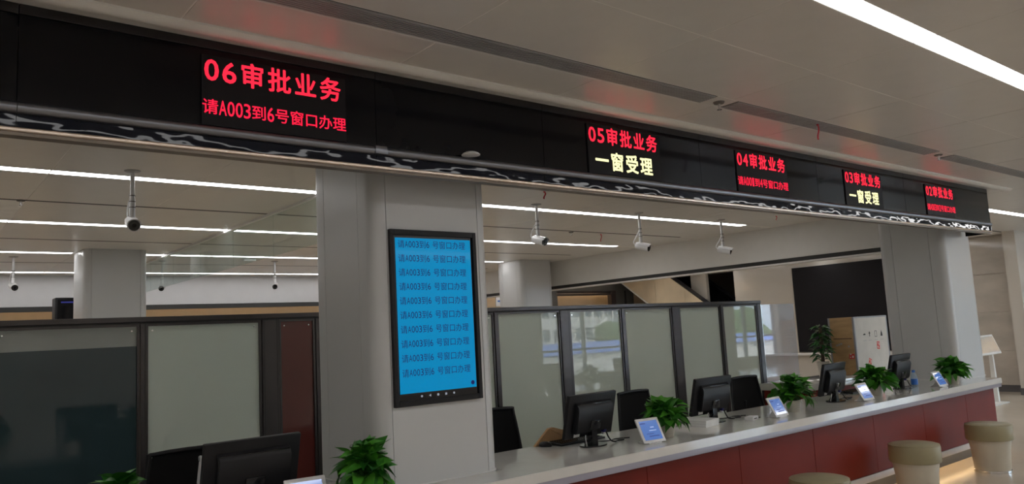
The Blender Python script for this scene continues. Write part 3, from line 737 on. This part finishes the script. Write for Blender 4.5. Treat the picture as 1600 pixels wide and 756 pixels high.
# ------------------------------------------------------------------ office chairs
def office_chair(x, y, rz, label):
    t = thing('office_chair', label, 'chair', (x, y, 0), rz, 'black office chairs behind the counter')
    # back: thin frame with stretched mesh, wider below; front of the chair is -y
    zt, zb = 0.985, 0.54
    outline = []
    def wz(z): return 0.245 - 0.045 * (z - zb) / (zt - zb)
    pts = [(-wz(zb) + 0.03, zb), (wz(zb) - 0.03, zb), (wz(zb), zb + 0.04), (wz(zt) + 0.004, zt - 0.05), (wz(zt) - 0.035, zt - 0.004), (-wz(zt) + 0.035, zt - 0.004), (-wz(zt) - 0.004, zt - 0.05), (-wz(zb), zb + 0.04)]
    yb = lambda z: 0.22 + 0.10 * (z - zb)
    loop = [(p[0], yb(p[1]), p[1]) for p in pts]; loop.append(loop[0])
    obj('back_frame', tube(NB(), smooth_path(loop, 4), 0.013, 8, caps=False), M['plastic'], t)
    bm = NB(); n = 8; grid = []
    for i in range(n + 1):
        z = zb + 0.01 + (zt - zb - 0.02) * i / n; w = wz(z) - (0.0 if 0 < i < n else 0.02)
        grid.append([bm.verts.new((w * (2 * k / 6 - 1), yb(z) + 0.03 * (1 - (2 * k / 6 - 1) ** 2), z)) for k in range(7)])
    for a, b in zip(grid, grid[1:]):
        for k in range(6): bm.faces.new((a[k], a[k + 1], b[k + 1], b[k]))
    bmesh.ops.solidify(bm, geom=list(bm.faces), thickness=0.006)
    obj('mesh_back', bm, M['meshfab'], t)
    obj('seat', B(-0.245, 0.245, -0.25, 0.22, 0.43, 0.50, bev=0.03, seg=3), M['meshfab'], t)
    obj('back_bar', tube(NB(), smooth_path([(0, 0.10, 0.42), (0, 0.27, 0.43), (0, 0.285, 0.55), (0, 0.275, 0.75)]), 0.020, 8), M['plastic'], t)
    obj('gas_lift', lathe(NB(), [(0.03, 0.10), (0.03, 0.26), (0.018, 0.26), (0.018, 0.43)], 16), M['plasticg'], t)
    for s in (-1, 1):
        ar = obj('armrest', B(s * 0.29 - 0.035, s * 0.29 + 0.035, -0.12, 0.13, 0.64, 0.67, bev=0.01), M['plastic'], t)
        obj('arm_post', tube(NB(), smooth_path([(s * 0.20, 0.0, 0.43), (s * 0.28, 0.0, 0.45), (s * 0.29, 0.0, 0.64)]), 0.015, 8), M['plastic'], ar)
    for k in range(5):
        a = 2 * math.pi * k / 5 + 0.3; c, s = math.cos(a), math.sin(a)
        lg = obj('leg', tube(NB(), [(0.02 * c, 0.02 * s, 0.11), (0.28 * c, 0.28 * s, 0.075)], [0.024, 0.016], 8), M['plastic'], t)
        obj('caster', tube(NB(), [(0.28 * c - 0.02 * s, 0.28 * s + 0.02 * c, 0.03), (0.28 * c + 0.02 * s, 0.28 * s - 0.02 * c, 0.03)], 0.03, 12), M['plasticg'], lg)
office_chair(1.37, 4.45, 0.03, 'black mesh chair behind the near monitor at bottom left')
office_chair(3.545, 4.45, -0.04, 'black mesh chair partly hidden by the big pillar')
office_chair(5.12, 4.43, 0.06, 'black mesh chair behind the tablet right of the first pillar')
office_chair(6.73, 4.43, -0.05, 'black mesh chair farthest right, at the end of the partition')

# ------------------------------------------------------------------ stools
def stool(x, y, label):
    t = thing('stool', label, 'stool', (x, y, 0), 0, 'round upholstered stools in front of the counter')
    obj('base', lathe(NB(), [(0.0, 0.02), (0.150, 0.02), (0.155, 0.05), (0.165, 0.20), (0.180, 0.30), (0.178, 0.305), (0.0, 0.305)], 40), M['cream'], t)
    obj('cushion', lathe(NB(), [(0.176, 0.300), (0.196, 0.302), (0.200, 0.312), (0.200, 0.425), (0.194, 0.441), (0.180, 0.449), (0.0, 0.452)], 44), M['cush'], t)
    obj('seam', lathe(NB(), [(0.196, 0.438), (0.1975, 0.441), (0.196, 0.444), (0.192, 0.445)], 40), M['cush'], t)
    obj('metal_band', lathe(NB(), [(0.154, 0.0), (0.157, 0.002), (0.157, 0.022), (0.154, 0.024), (0.0, 0.024)], 36), M['chrome'], t)
stool(5.04, 2.97, 'nearest round stool, only its olive top showing at the bottom edge')
stool(6.76, 3.09, 'middle round stool with olive cushion and cream base')
stool(8.24, 3.05, 'farthest round stool with olive cushion, near the counter end')

# ------------------------------------------------------------------ ceiling cameras
def cctv(x, y, label, rz=0.0, drop=0.34, s=1.0):
    t = thing('security_camera', label, 'security camera', (x, y, ZC), rz, 'white cameras on ceiling poles')
    obj('mount_plate', lathe(NB(), [(0.0, -0.014), (0.022, -0.013), (0.052, -0.007), (0.056, 0.0), (0.0, 0.0)], 24), M['gplastic'], t)
    obj('pole', tube(NB(), [(0, 0, -0.01), (0, 0, -drop)], 0.016, 14), M['wplastic'], t)
    obj('pole_sleeve', tube(NB(), [(0, 0, -drop * 0.62), (0, 0, -drop)], 0.020, 14), M['wplastic'], t)
    for k in range(3): obj('cable_tie', tube(NB(), [(0, 0, -drop * (0.55 + 0.13 * k)), (0, 0, -drop * (0.55 + 0.13 * k) - 0.006)], 0.023, 12), M['greyframe'], t)
    obj('joint', lathe(NB(), [(0.0, -drop - 0.035), (0.018, -drop - 0.030), (0.024, -drop - 0.012), (0.018, -drop + 0.004), (0.0, -drop + 0.006)], 16), M['wplastic'], t)
    bd = obj('housing', tube(NB(), [(0, 0.085, 0), (0, 0.08, 0), (0, -0.075, 0), (0, -0.085, 0)], [0.034, 0.042, 0.045, 0.045], 24), M['wplastic'], t, loc=(0.0, -0.015, -drop - 0.062), rot=(R_(16), 0, 0))
    obj('sun_hood', prism(NB(), [(p[0], p[1]) for p in arc(0, 0, 0.050, 20, 160, 12)] + [(p[0], p[1]) for p in arc(0, 0, 0.046, 160, 20, 12)], 'y', -0.105, 0.06), M['wplastic'], bd)
    obj('lens_face', tube(NB(), [(0, -0.085, 0), (0, -0.0875, 0)], 0.039, 24), M['plasticg'], bd)
    obj('lens', tube(NB(), [(0, -0.0875, 0), (0, -0.091, 0)], [0.016, 0.013], 16), M['black'], bd)
    obj('lead', tube(NB(), smooth_path([(0.0, 0.07, -drop - 0.04), (-0.02, 0.085, -drop), (-0.026, 0.05, -drop + 0.05), (-0.02, 0.01, -drop + 0.11)]), 0.006, 8), M['wplastic'], t)
cctv(1.376, 6.06, 'white ceiling camera facing us at left, above the frosted panes', -0.10, 0.335)
cctv(5.30, 6.06, 'white ceiling camera just right of the big pillar', 0.05, 0.325)
cctv(6.905, 6.06, 'white ceiling camera in the middle of the three right of the pillar', 0.30, 0.345)
cctv(8.505, 6.06, 'white ceiling camera farthest right, before the bulkhead', 0.38, 0.345)
cctv(1.27, 11.87, 'small far ceiling camera at the left edge of the picture', 0.1, 0.33)
cctv(3.16, 12.10, 'small far ceiling camera right beside the far grey pillar', -0.4, 0.33)
cctv(4.79, 11.88, 'small far ceiling camera left of the big pillar', -0.4, 0.33)

# ------------------------------------------------------------------ office partition
YP = 5.60; ZT = 1.785
def partition(name, label, x0, x1, posts, panes):
    t = thing(name, label, 'partition', ((x0 + x1) / 2, YP, 0), group='office partition runs')
    ox = (x0 + x1) / 2
    obj('top_rail', B(x0 - ox, x1 - ox, -0.032, 0.032, ZT - 0.035, ZT, bev=0.003), M['alum'], t, smooth=False)
    obj('rail_groove', B(x0 - ox, x1 - ox, -0.022, 0.022, ZT - 0.046, ZT - 0.035), M['slot'], t, smooth=False)
    obj('bottom_rail', B(x0 - ox, x1 - ox, -0.03, 0.03, 0.0, 0.08), M['alum'], t, smooth=False)
    for a, b in posts:
        p = obj('post', B(a - ox, b - ox, -0.026, 0.026, 0.08, ZT - 0.046), M['alum'], t, smooth=False)
        if b - a > 0.06:
            obj('groove', B(a + 0.012 - ox, a + 0.016 - ox, -0.0265, -0.02, 0.08, ZT - 0.041), M['slot'], p, smooth=False)
            obj('groove', B(b - 0.016 - ox, b - 0.012 - ox, -0.0265, -0.02, 0.08, ZT - 0.041), M['slot'], p, smooth=False)
    for a, b, m_ in panes:
        z0, z1 = 0.09, ZT - 0.046
        f = 0.016
        fr = NB()
        for q in ((a, a + f, z0, z1), (b - f, b, z0, z1), (a + f, b - f, z1 - f, z1), (a + f, b - f, z0, z0 + f)):
            box(fr, q[0] - ox, q[1] - ox, -0.018, 0.018, q[2], q[3])
        obj('pane_frame', fr, M['alum'], t, smooth=False)
        zz = z1 - f
        if m_ == 'panedark':
            obj('pale_band', B(a + f - ox, b - f - ox, -0.004, 0.004, zz - 0.13, zz), M['palestrip'], t, smooth=False)
            zz -= 0.13
        obj('pane', B(a + f - ox, b - f - ox, -0.004, 0.004, z0 + f, zz), M[m_], t, smooth=False)
        for s in (a + f + 0.03, b - f - 0.03):
            obj('pane_screw', tube(NB(), [(s - ox, -0.006, z1 - f - 0.03), (s - ox, -0.004, z1 - f - 0.03)], 0.005, 10), M['chrome'], t)
    return t
partition('office_partition', 'dark framed glass partition left of the big pillar, with painted-dark, frosted and red panes', -1.3, 3.5,
          [(-1.3, -1.26), (-0.40, -0.32), (0.465, 0.497), (1.322, 1.348), (2.145, 2.270), (2.565, 2.60), (3.42, 3.5)],
          [(-1.25, -0.41, 'pane'), (-0.31, 0.46, 'panedark'), (0.502, 1.317, 'panedark'), (1.353, 2.140, 'pane'), (2.275, 2.560, 'panered'), (2.605, 3.415, 'pane')])
partition('office_partition', 'row of frosted glass partition panes right of the pillar mirroring the windows', 3.5, 8.50,
          [(3.5, 3.53), (4.295, 4.325), (5.105, 5.225), (5.975, 6.015), (6.785, 6.915), (7.672, 7.712), (8.42, 8.50)],
          [(3.535, 4.29, 'pane'), (4.33, 5.10, 'pane'), (5.23, 5.97, 'pane'), (6.02, 6.78, 'pane'), (6.92, 7.667, 'pane'), (7.717, 8.415, 'pane')])
t = thing('glass_screen', 'frameless hazy glass screen at the right end of the partition', 'glass panel', (8.89, YP, 0))
obj('pane', B(-0.385, 0.385, -0.006, 0.006, 0.10, 1.735, bev=0.002), M['screenglass'], t, smooth=False)
obj('floor_channel', B(-0.385, 0.385, -0.03, 0.03, 0.0, 0.11), M['alum'], t, smooth=False)
obj('side_channel', B(-0.388, -0.365, -0.012, 0.012, 0.11, 1.735), M['chrome'], t, smooth=False)

# ------------------------------------------------------------------ glass smoke curtain under the rear ceiling
t = thing('smoke_curtain', 'clear glass smoke curtain hanging in a row from the rear ceiling', 'glass panel', (3.01, 10.4, ZC))
obj('ceiling_track', B(-0.03, 0.03, -4.1, 4.1, -0.022, 0.0), M['trim'], t, smooth=False)
for k in range(7):
    a = -4.08 + k * 1.165
    obj('pane', B(-0.004, 0.004, a + 0.004, a + 1.161, -0.44, -0.022), M['glass'], t, smooth=False)

# ------------------------------------------------------------------ crate, return desk, big plant
dk = thing('return_desk', 'side desk with pale top and dark red front carrying the crate', 'desk', (9.45, 5.22, 0))
obj('desk_top', B(-1.2, 1.3, -0.33, 0.30, 0.70, 0.78, bev=0.004), M['stone'], dk)
for k in range(3): obj('front_panel', B(-1.15 + k * 0.80, -1.154 + (k + 1) * 0.80, -0.29, -0.27, 0.08, 0.70), M['redpanel'], dk, smooth=False)
for s in (-1.15, 1.21): obj('side_panel', B(s, s + 0.03, -0.27, 0.28, 0.0, 0.70), M['redpanel'], dk, smooth=False)
obj('plinth', B(-1.12, 1.2, -0.27, -0.25, 0.0, 0.08), M['slot'], dk, smooth=False)
cr = thing('crate', 'tall wooden crate with brown side, white front and red stickers', 'crate', (10.21, 5.23, 0.78))
cw, cd, ch_ = 0.45, 0.175, 0.735
obj('front_board', B(-cw + 0.012, cw - 0.012, -cd, -cd + 0.012, 0.012, ch_ - 0.012), M['boardw'], cr, smooth=False)
obj('side_board', B(-cw, -cw + 0.012, -cd + 0.012, cd - 0.012, 0.012, ch_ - 0.012), M['ply'], cr, smooth=False)
obj('side_board', B(cw - 0.012, cw, -cd + 0.012, cd - 0.012, 0.012, ch_ - 0.012), M['ply'], cr, smooth=False)
obj('back_board', B(-cw + 0.012, cw - 0.012, cd - 0.012, cd, 0.012, ch_ - 0.012), M['ply'], cr, smooth=False)
obj('lid', B(-cw, cw, -cd, cd, ch_ - 0.012, ch_), M['ply'], cr, smooth=False)
obj('bottom_board', B(-cw, cw, -cd, cd, 0.0, 0.012), M['ply'], cr, smooth=False)
for sx in (-1, 1):
    for sy in (-1, 1):
        obj('corner_edging', prism(NB(), [(sx * (cw + 0.002), sy * (cd + 0.002)), (sx * (cw + 0.002), sy * (cd - 0.022)), (sx * (cw - 0.004), sy * (cd - 0.022)), (sx * (cw - 0.004), sy * (cd - 0.004)), (sx * (cw - 0.022), sy * (cd - 0.004)), (sx * (cw - 0.022), sy * (cd + 0.002))], 'z', 0.0, ch_ + 0.001), M['edge'], cr, smooth=False)
obj('top_edging', B(-cw + 0.022, cw - 0.022, -cd - 0.002, -cd + 0.02, ch_ - 0.016, ch_ + 0.003), M['edge'], cr, smooth=False)
for k, x in enumerate((-0.20, -0.06, 0.11, 0.27)):
    bm = NB(); z = 0.50
    if k == 0: prism(bm, [(x - 0.03, z - 0.006), (x + 0.03, z - 0.006), (x + 0.03, z + 0.008), (x + 0.01, z + 0.014), (x - 0.03, z + 0.006)], 'y', -cd - 0.001, -cd)
    elif k == 1:
        prism(bm, [(x - 0.008, z - 0.03), (x + 0.008, z - 0.03), (x + 0.008, z + 0.008), (x + 0.025, z + 0.008), (x, z + 0.04), (x - 0.025, z + 0.008), (x - 0.008, z + 0.008)], 'y', -cd - 0.001, -cd)
    elif k == 2:
        for a in ((x - 0.03, x - 0.024, z - 0.04, z + 0.04), (x + 0.024, x + 0.03, z - 0.04, z + 0.04), (x - 0.024, x + 0.024, z - 0.04, z - 0.034), (x - 0.024, x + 0.024, z + 0.034, z + 0.04)):
            box(bm, a[0], a[1], -cd - 0.001, -cd, a[2], a[3])
    else: prism(bm, [(x - 0.028, z - 0.035), (x + 0.028, z - 0.035), (x + 0.020, z + 0.0), (x, z + 0.045), (x - 0.020, z + 0.0)], 'y', -cd - 0.001, -cd)
    obj('handling_mark', bm, M['ink'], cr, smooth=False)
    obj('caption_line', B(x - 0.045, x + 0.045, -cd - 0.001, -cd, 0.418, 0.424), M['gplastic'], cr, smooth=False)
obj('stencil_line', B(-cw - 0.001, -cw, -0.13, 0.12, 0.455, 0.468), M['brownink'], cr, smooth=False)
for k, (y_, z_) in enumerate(((0.05, 0.385), (0.02, 0.395), (0.08, 0.375), (-0.08, 0.36))):
    obj('scuff', B(-cw - 0.001, -cw, y_ - 0.012, y_ + 0.012, z_ - 0.012, z_ + 0.012), M['gplastic'], cr, smooth=False)
def sticker(x, y, z, ang, axis):
    e = obj('sticker', B(-0.036, 0.036, -0.0008, 0.0008, -0.05, 0.05), M['stickred'], cr, smooth=False, loc=(x, y, z))
    e.rotation_euler = (0, ang, 0) if axis == 'y' else (ang, 0, R_(90))
    for a in ((-0.026, -0.010, 0.022, 0.038), (0.006, 0.024, -0.002, 0.036), (-0.024, -0.004, -0.036, -0.010), (0.010, 0.024, -0.036, -0.022)):
        s_ = -1 if axis == 'y' else 1
        obj('print_patch', B(a[0], a[1], min(s_ * 0.0008, s_ * 0.0014), max(s_ * 0.0008, s_ * 0.0014), a[2], a[3]), M['boardw'], e, smooth=False)
sticker(0.15, -cd - 0.001, 0.345, R_(4), 'y'); sticker(-0.12, -cd - 0.001, 0.135, R_(22), 'y'); sticker(-cw - 0.0012, -0.11, 0.25, R_(8), 'x')
def tall_plant(x, y, z, label):
    rd = random.Random(5)
    t = thing('tall_plant', label, 'potted plant', (x, y, z))
    obj('pot', lathe(NB(), [(0, 0), (0.062, 0), (0.078, 0.16), (0.08, 0.165), (0.08, 0.18), (0.07, 0.18), (0.068, 0.165), (0, 0.165)], 24), M['pot'], t)
    obj('soil', lathe(NB(), [(0, 0.1655), (0.067, 0.166), (0.067, 0.168), (0, 0.172)], 18), M['soil'], t)
    obj('moss_pole', tube(NB(), [(0, 0, 0.16), (0.01, 0, 0.62)], 0.022, 10), M['trunk'], t)
    sb = NB()
    for i in range(90):
        az = rd.uniform(0, 6.283); zz = rd.uniform(0.20, 0.66); out = Vector((math.cos(az), math.sin(az), 0))
        r0 = rd.uniform(0.02, 0.08); c = Vector((0, 0, zz)) + out * r0
        d = out + Vector((0, 0, rd.uniform(-0.5, 0.35)))
        place_leaf(t, rd.choice(LEAFD), c, d, rd.uniform(0.09, 0.13), Vector((out.x * .3, out.y * .3, 1)), rd.uniform(-.5, .5))
        if i % 3 == 0: tube(sb, [(0, 0, zz - 0.05), c], 0.003, 5)
    obj('stems', sb, M['stem'], t)
tall_plant(9.585, 5.43, 0.78, 'tall dark leafy plant left of the wooden crate')

# ------------------------------------------------------------------ things along the right wall
t = thing('video_wall', 'large switched-off black screen on the cream wall behind the crate', 'screen', (XW - 0.03, 8.50, 0.79))
obj('panel', B(-0.03, 0.028, -1.06, 1.06, 0.0, 1.86), M['vwall'], t, smooth=False)
for a in ((-1.07, -1.06, -0.01, 1.87), (1.06, 1.07, -0.01, 1.87)): obj('frame_bar', B(-0.035, 0.028, a[0], a[1], a[2], a[3]), M['plastic'], t, smooth=False)
for a in (-0.01, 1.86): obj('frame_bar', B(-0.035, 0.028, -1.06, 1.06, a, a + 0.01), M['plastic'], t, smooth=False)
# slanted white reading panel on its stand before the stone wall
t = thing('reading_panel', 'white slanted information panel on a stand before the stone wall', 'panel stand', (13.80, 5.0, 0))
obj('stand_post', prism(NB(), [(0.02, 0.0), (0.10, 0.0), (0.09, 0.85), (0.04, 0.85)], 'x', -0.40, -0.34), M['white'], t, smooth=False)
obj('stand_post', prism(NB(), [(0.02, 0.0), (0.10, 0.0), (0.09, 0.85), (0.04, 0.85)], 'x', 0.34, 0.40), M['white'], t, smooth=False)
obj('foot_plate', B(-0.44, 0.44, -0.10, 0.22, 0.0, 0.015), M['white'], t, smooth=False)
pb = obj('panel', B(-0.45, 0.45, -0.015, 0.015, -0.165, 0.165, bev=0.005), M['white'], t, loc=(0, 0, 0.945), rot=(R_(-20), 0, 0))
obj('panel_face', B(-0.41, 0.41, -0.0165, -0.015, -0.13, 0.13), M['stonew'], pb, smooth=False)
obj('panel_slot', B(-0.30, 0.10, -0.018, -0.0165, 0.105, 0.115), M['gplastic'], pb, smooth=False)
obj('panel_slot', B(0.0, 0.36, -0.018, -0.0165, -0.125, -0.112), M['gplastic'], pb, smooth=False)
t = thing('pilaster', 'slim glossy white pilaster at the end of the stone wall', 'column', (15.72, 5.02, 0))
obj('shaft', B(-0.25, 0.25, -0.10, 0.10, 0.12, ZC), M['wallr'], t, smooth=False)
obj('plinth', B(-0.26, 0.26, -0.11, 0.11, 0.0, 0.12), M['skirtd'], t, smooth=False)
# escalator with beige cladding
es_ = thing('escalator', 'escalator clad in beige stone descending behind the bulkhead', 'escalator', (15.9, 10.0, 0))
def yz(y, z): return (y - 10.0, z)
sl = 0.70
def zt_(y): return 2.68 + (y - 12.80) * sl
def zb_(y): return 2.66 + (y - 14.42) * sl
ys = [10.6, 11.5, 12.45, 13.4, 14.4, 15.5]
for a, b in zip(ys, ys[1:]):
    obj('cladding_panel', prism(NB(), [yz(a + 0.004, max(0, zb_(a))), yz(b - 0.004, max(0, zb_(b))), yz(b - 0.004, zt_(b)), yz(a + 0.004, zt_(a))], 'x', -0.20, -0.16), M['beigest'], es_, smooth=False)
obj('truss', prism(NB(), [yz(10.6, 0.1), yz(11.5, 0.6), yz(15.5, zb_(15.5) + 0.02), yz(15.5, zt_(15.5) - 0.80), yz(10.6, zt_(10.6) - 0.80)], 'x', -0.16, 0.9), M['slot'], es_, smooth=False)
obj('soffit_edge', prism(NB(), [yz(11.2, zb_(11.2) - 0.04), yz(15.5, zb_(15.5) - 0.04), yz(15.5, zb_(15.5)), yz(11.2, zb_(11.2))], 'x', -0.22, -0.10), M['trim'], es_, smooth=False)
obj('deck', prism(NB(), [yz(10.6, zt_(10.6)), yz(15.5, zt_(15.5)), yz(15.5, zt_(15.5) + 0.03), yz(10.6, zt_(10.6) + 0.03)], 'x', -0.20, 0.0), M['blackband'], es_, smooth=False)
obj('handrail', tube(NB(), [(0.95, 0.4, zt_(10.4) + 0.15), (0.95, 5.0, zt_(15.0) + 0.15)], 0.04, 10), M['plastic'], es_)
obj('balustrade', prism(NB(), [yz(10.6, zt_(10.6) - 0.75), yz(15.0, zt_(15.0) - 0.75), yz(15.0, zt_(15.0) + 0.12), yz(10.6, zt_(10.6) + 0.12)], 'x', 0.93, 0.96), M['black'], es_, smooth=False)
for k in range(18):
    y_ = 11.0 + k * 0.24
    obj('step', B(0.05, 0.85, y_ - 10.0, y_ - 10.0 + 0.24, zt_(y_) - 0.92, zt_(y_) - 0.74), M['greyframe'], es_, smooth=False)
t = thing('wall_post', 'narrow white upright panel beside the escalator behind the bulkhead', 'column', (16.2, 12.34, 0))
obj('shaft', B(-0.05, 0.05, -0.24, 0.24, 1.75, ZC), M['wallr'], t, smooth=False)
obj('head_trim', B(-0.055, 0.055, -0.245, 0.245, ZC - 0.03, ZC), M['trim'], t, smooth=False)

# ------------------------------------------------------------------ other far things
t = thing('kiosk', 'tall black kiosk half hidden behind the far grey pillar', 'kiosk', (2.15, 12.2, 0))
obj('body', B(-0.35, 0.35, 0.0, 0.25, 0.0, 2.36, bev=0.01), M['plastic'], t)
obj('face', B(-0.32, 0.32, -0.006, 0.0, 0.9, 2.33), M['plasticg'], t, smooth=False)
obj('light_bar', B(-0.28, 0.20, -0.009, -0.006, 2.285, 2.305), M['bluebar'], t, smooth=False)
t = thing('hanging_sign', 'small white sign with blue lettering hanging far back beside the pillar', 'sign', (10.70, 13.5, 2.145))
obj('board', B(-0.24, 0.24, -0.015, 0.015, 0.0, 0.205, bev=0.003), M['wplastic'], t)
obj('mark_line', B(-0.2, 0.2, -0.0165, -0.015, 0.095, 0.13), M['bottleb'], t, smooth=False)
for s in (-0.18, 0.18): obj('suspension_rod', tube(NB(), [(s, 0, 0.205), (s, 0, ZC + 0.03 - 2.145)], 0.005, 8), M['gplastic'], t)

# ------------------------------------------------------------------ outside the windows (seen mirrored in the panes)
struct('ground', B(-60, 160, -140, YB - 0.5, -5.2, -5.0), M['ground'])
def building(x, y, w, d, h, m_, label, nx, nz):
    t = thing('building', label, 'building', (x, y, -5.0))
    obj('walls', B(-w / 2, w / 2, -d / 2, d / 2, 0, h), M[m_], t, smooth=False)
    obj('parapet', B(-w / 2 - 0.2, w / 2 + 0.2, -d / 2 - 0.2, d / 2 + 0.2, h, h + 0.6), M[m_], t, smooth=False)
    ww_ = w / nx * 0.55; hh = h / nz * 0.5
    me = mesh_of('window', B(-ww_ / 2, ww_ / 2, -0.05, 0.08, -hh / 2, hh / 2), M['bwin'], smooth=False)
    for i in range(nx):
        for k in range(nz):
            inst('window', me, t, loc=(-w / 2 + (i + 0.5) * w / nx, d / 2, (k + 0.55) * h / nz))
building(53.5, -52, 9, 10, 19, 'bldg', 'white block of flats outside the windows, mirrored in the leftmost bright pane', 6, 8)
building(66, -62, 9, 12, 17, 'bldg', 'second white block of flats outside the windows', 5, 7)
building(80, -82, 12, 12, 12, 'bldg2', 'low grey block outside beyond the trees', 6, 5)
building(100, -72, 16, 12, 11, 'bldg', 'low white office block outside the right-hand windows', 7, 5)
t = thing('market_shed', 'long shed with a blue roof outside the windows, mirrored in the panes', 'building', (40, -31, -5.0))
obj('walls', B(-7, 6, -4, 4, 0, 4.9), M['bldg'], t, smooth=False)
obj('roof', prism(NB(), [(-4.4, 4.9), (4.4, 4.9), (0, 5.55)], 'x', -7.5, 6.5), M['bluroof'], t, smooth=False)
t = thing('market_shed', 'smaller blue-roofed shed outside the right-hand windows', 'building', (60, -33, -5.0))
obj('walls', B(-5, 5, -4, 4, 0, 4.7), M['bldg'], t, smooth=False)
obj('roof', prism(NB(), [(-4.4, 4.7), (4.4, 4.7), (0, 5.35)], 'x', -5.5, 5.5), M['bluroof'], t, smooth=False)
def tree(x, y, h, r, seed, label):
    rd = random.Random(seed)
    t = thing('tree', label, 'tree', (x, y, -5.0), group='trees outside the windows')
    obj('trunk', tube(NB(), [(0, 0, 0), (0.1, 0, h * 0.35), (0.0, 0.1, h * 0.7)], [0.25, 0.18, 0.1], 10), M['trunk'], t)
    bm = NB()
    for k in range(14):
        q = bmesh.ops.create_icosphere(bm, subdivisions=3, radius=r * rd.uniform(0.35, 0.6))
        off = Vector((rd.uniform(-.65, .65) * r, rd.uniform(-.65, .65) * r, h * 0.72 + rd.uniform(-.5, .5) * r))
        for v in q['verts']:
            v.co = v.co * (1 + rd.uniform(-0.13, 0.13)) + off
    obj('crown', bm, M['crown'], t, smooth=False)
tree(60.5, -47, 6.6, 2.6, 1, 'bushy tree outside behind the long blue-roofed shed')
tree(75, -47, 7.4, 2.8, 2, 'tree outside behind the smaller blue-roofed shed')
tree(84, -50, 8.0, 3.0, 3, 'broad tree outside the right-hand windows, in the middle of its row')
tree(93, -53, 7.6, 3.0, 4, 'tree outside at the right end of its row')
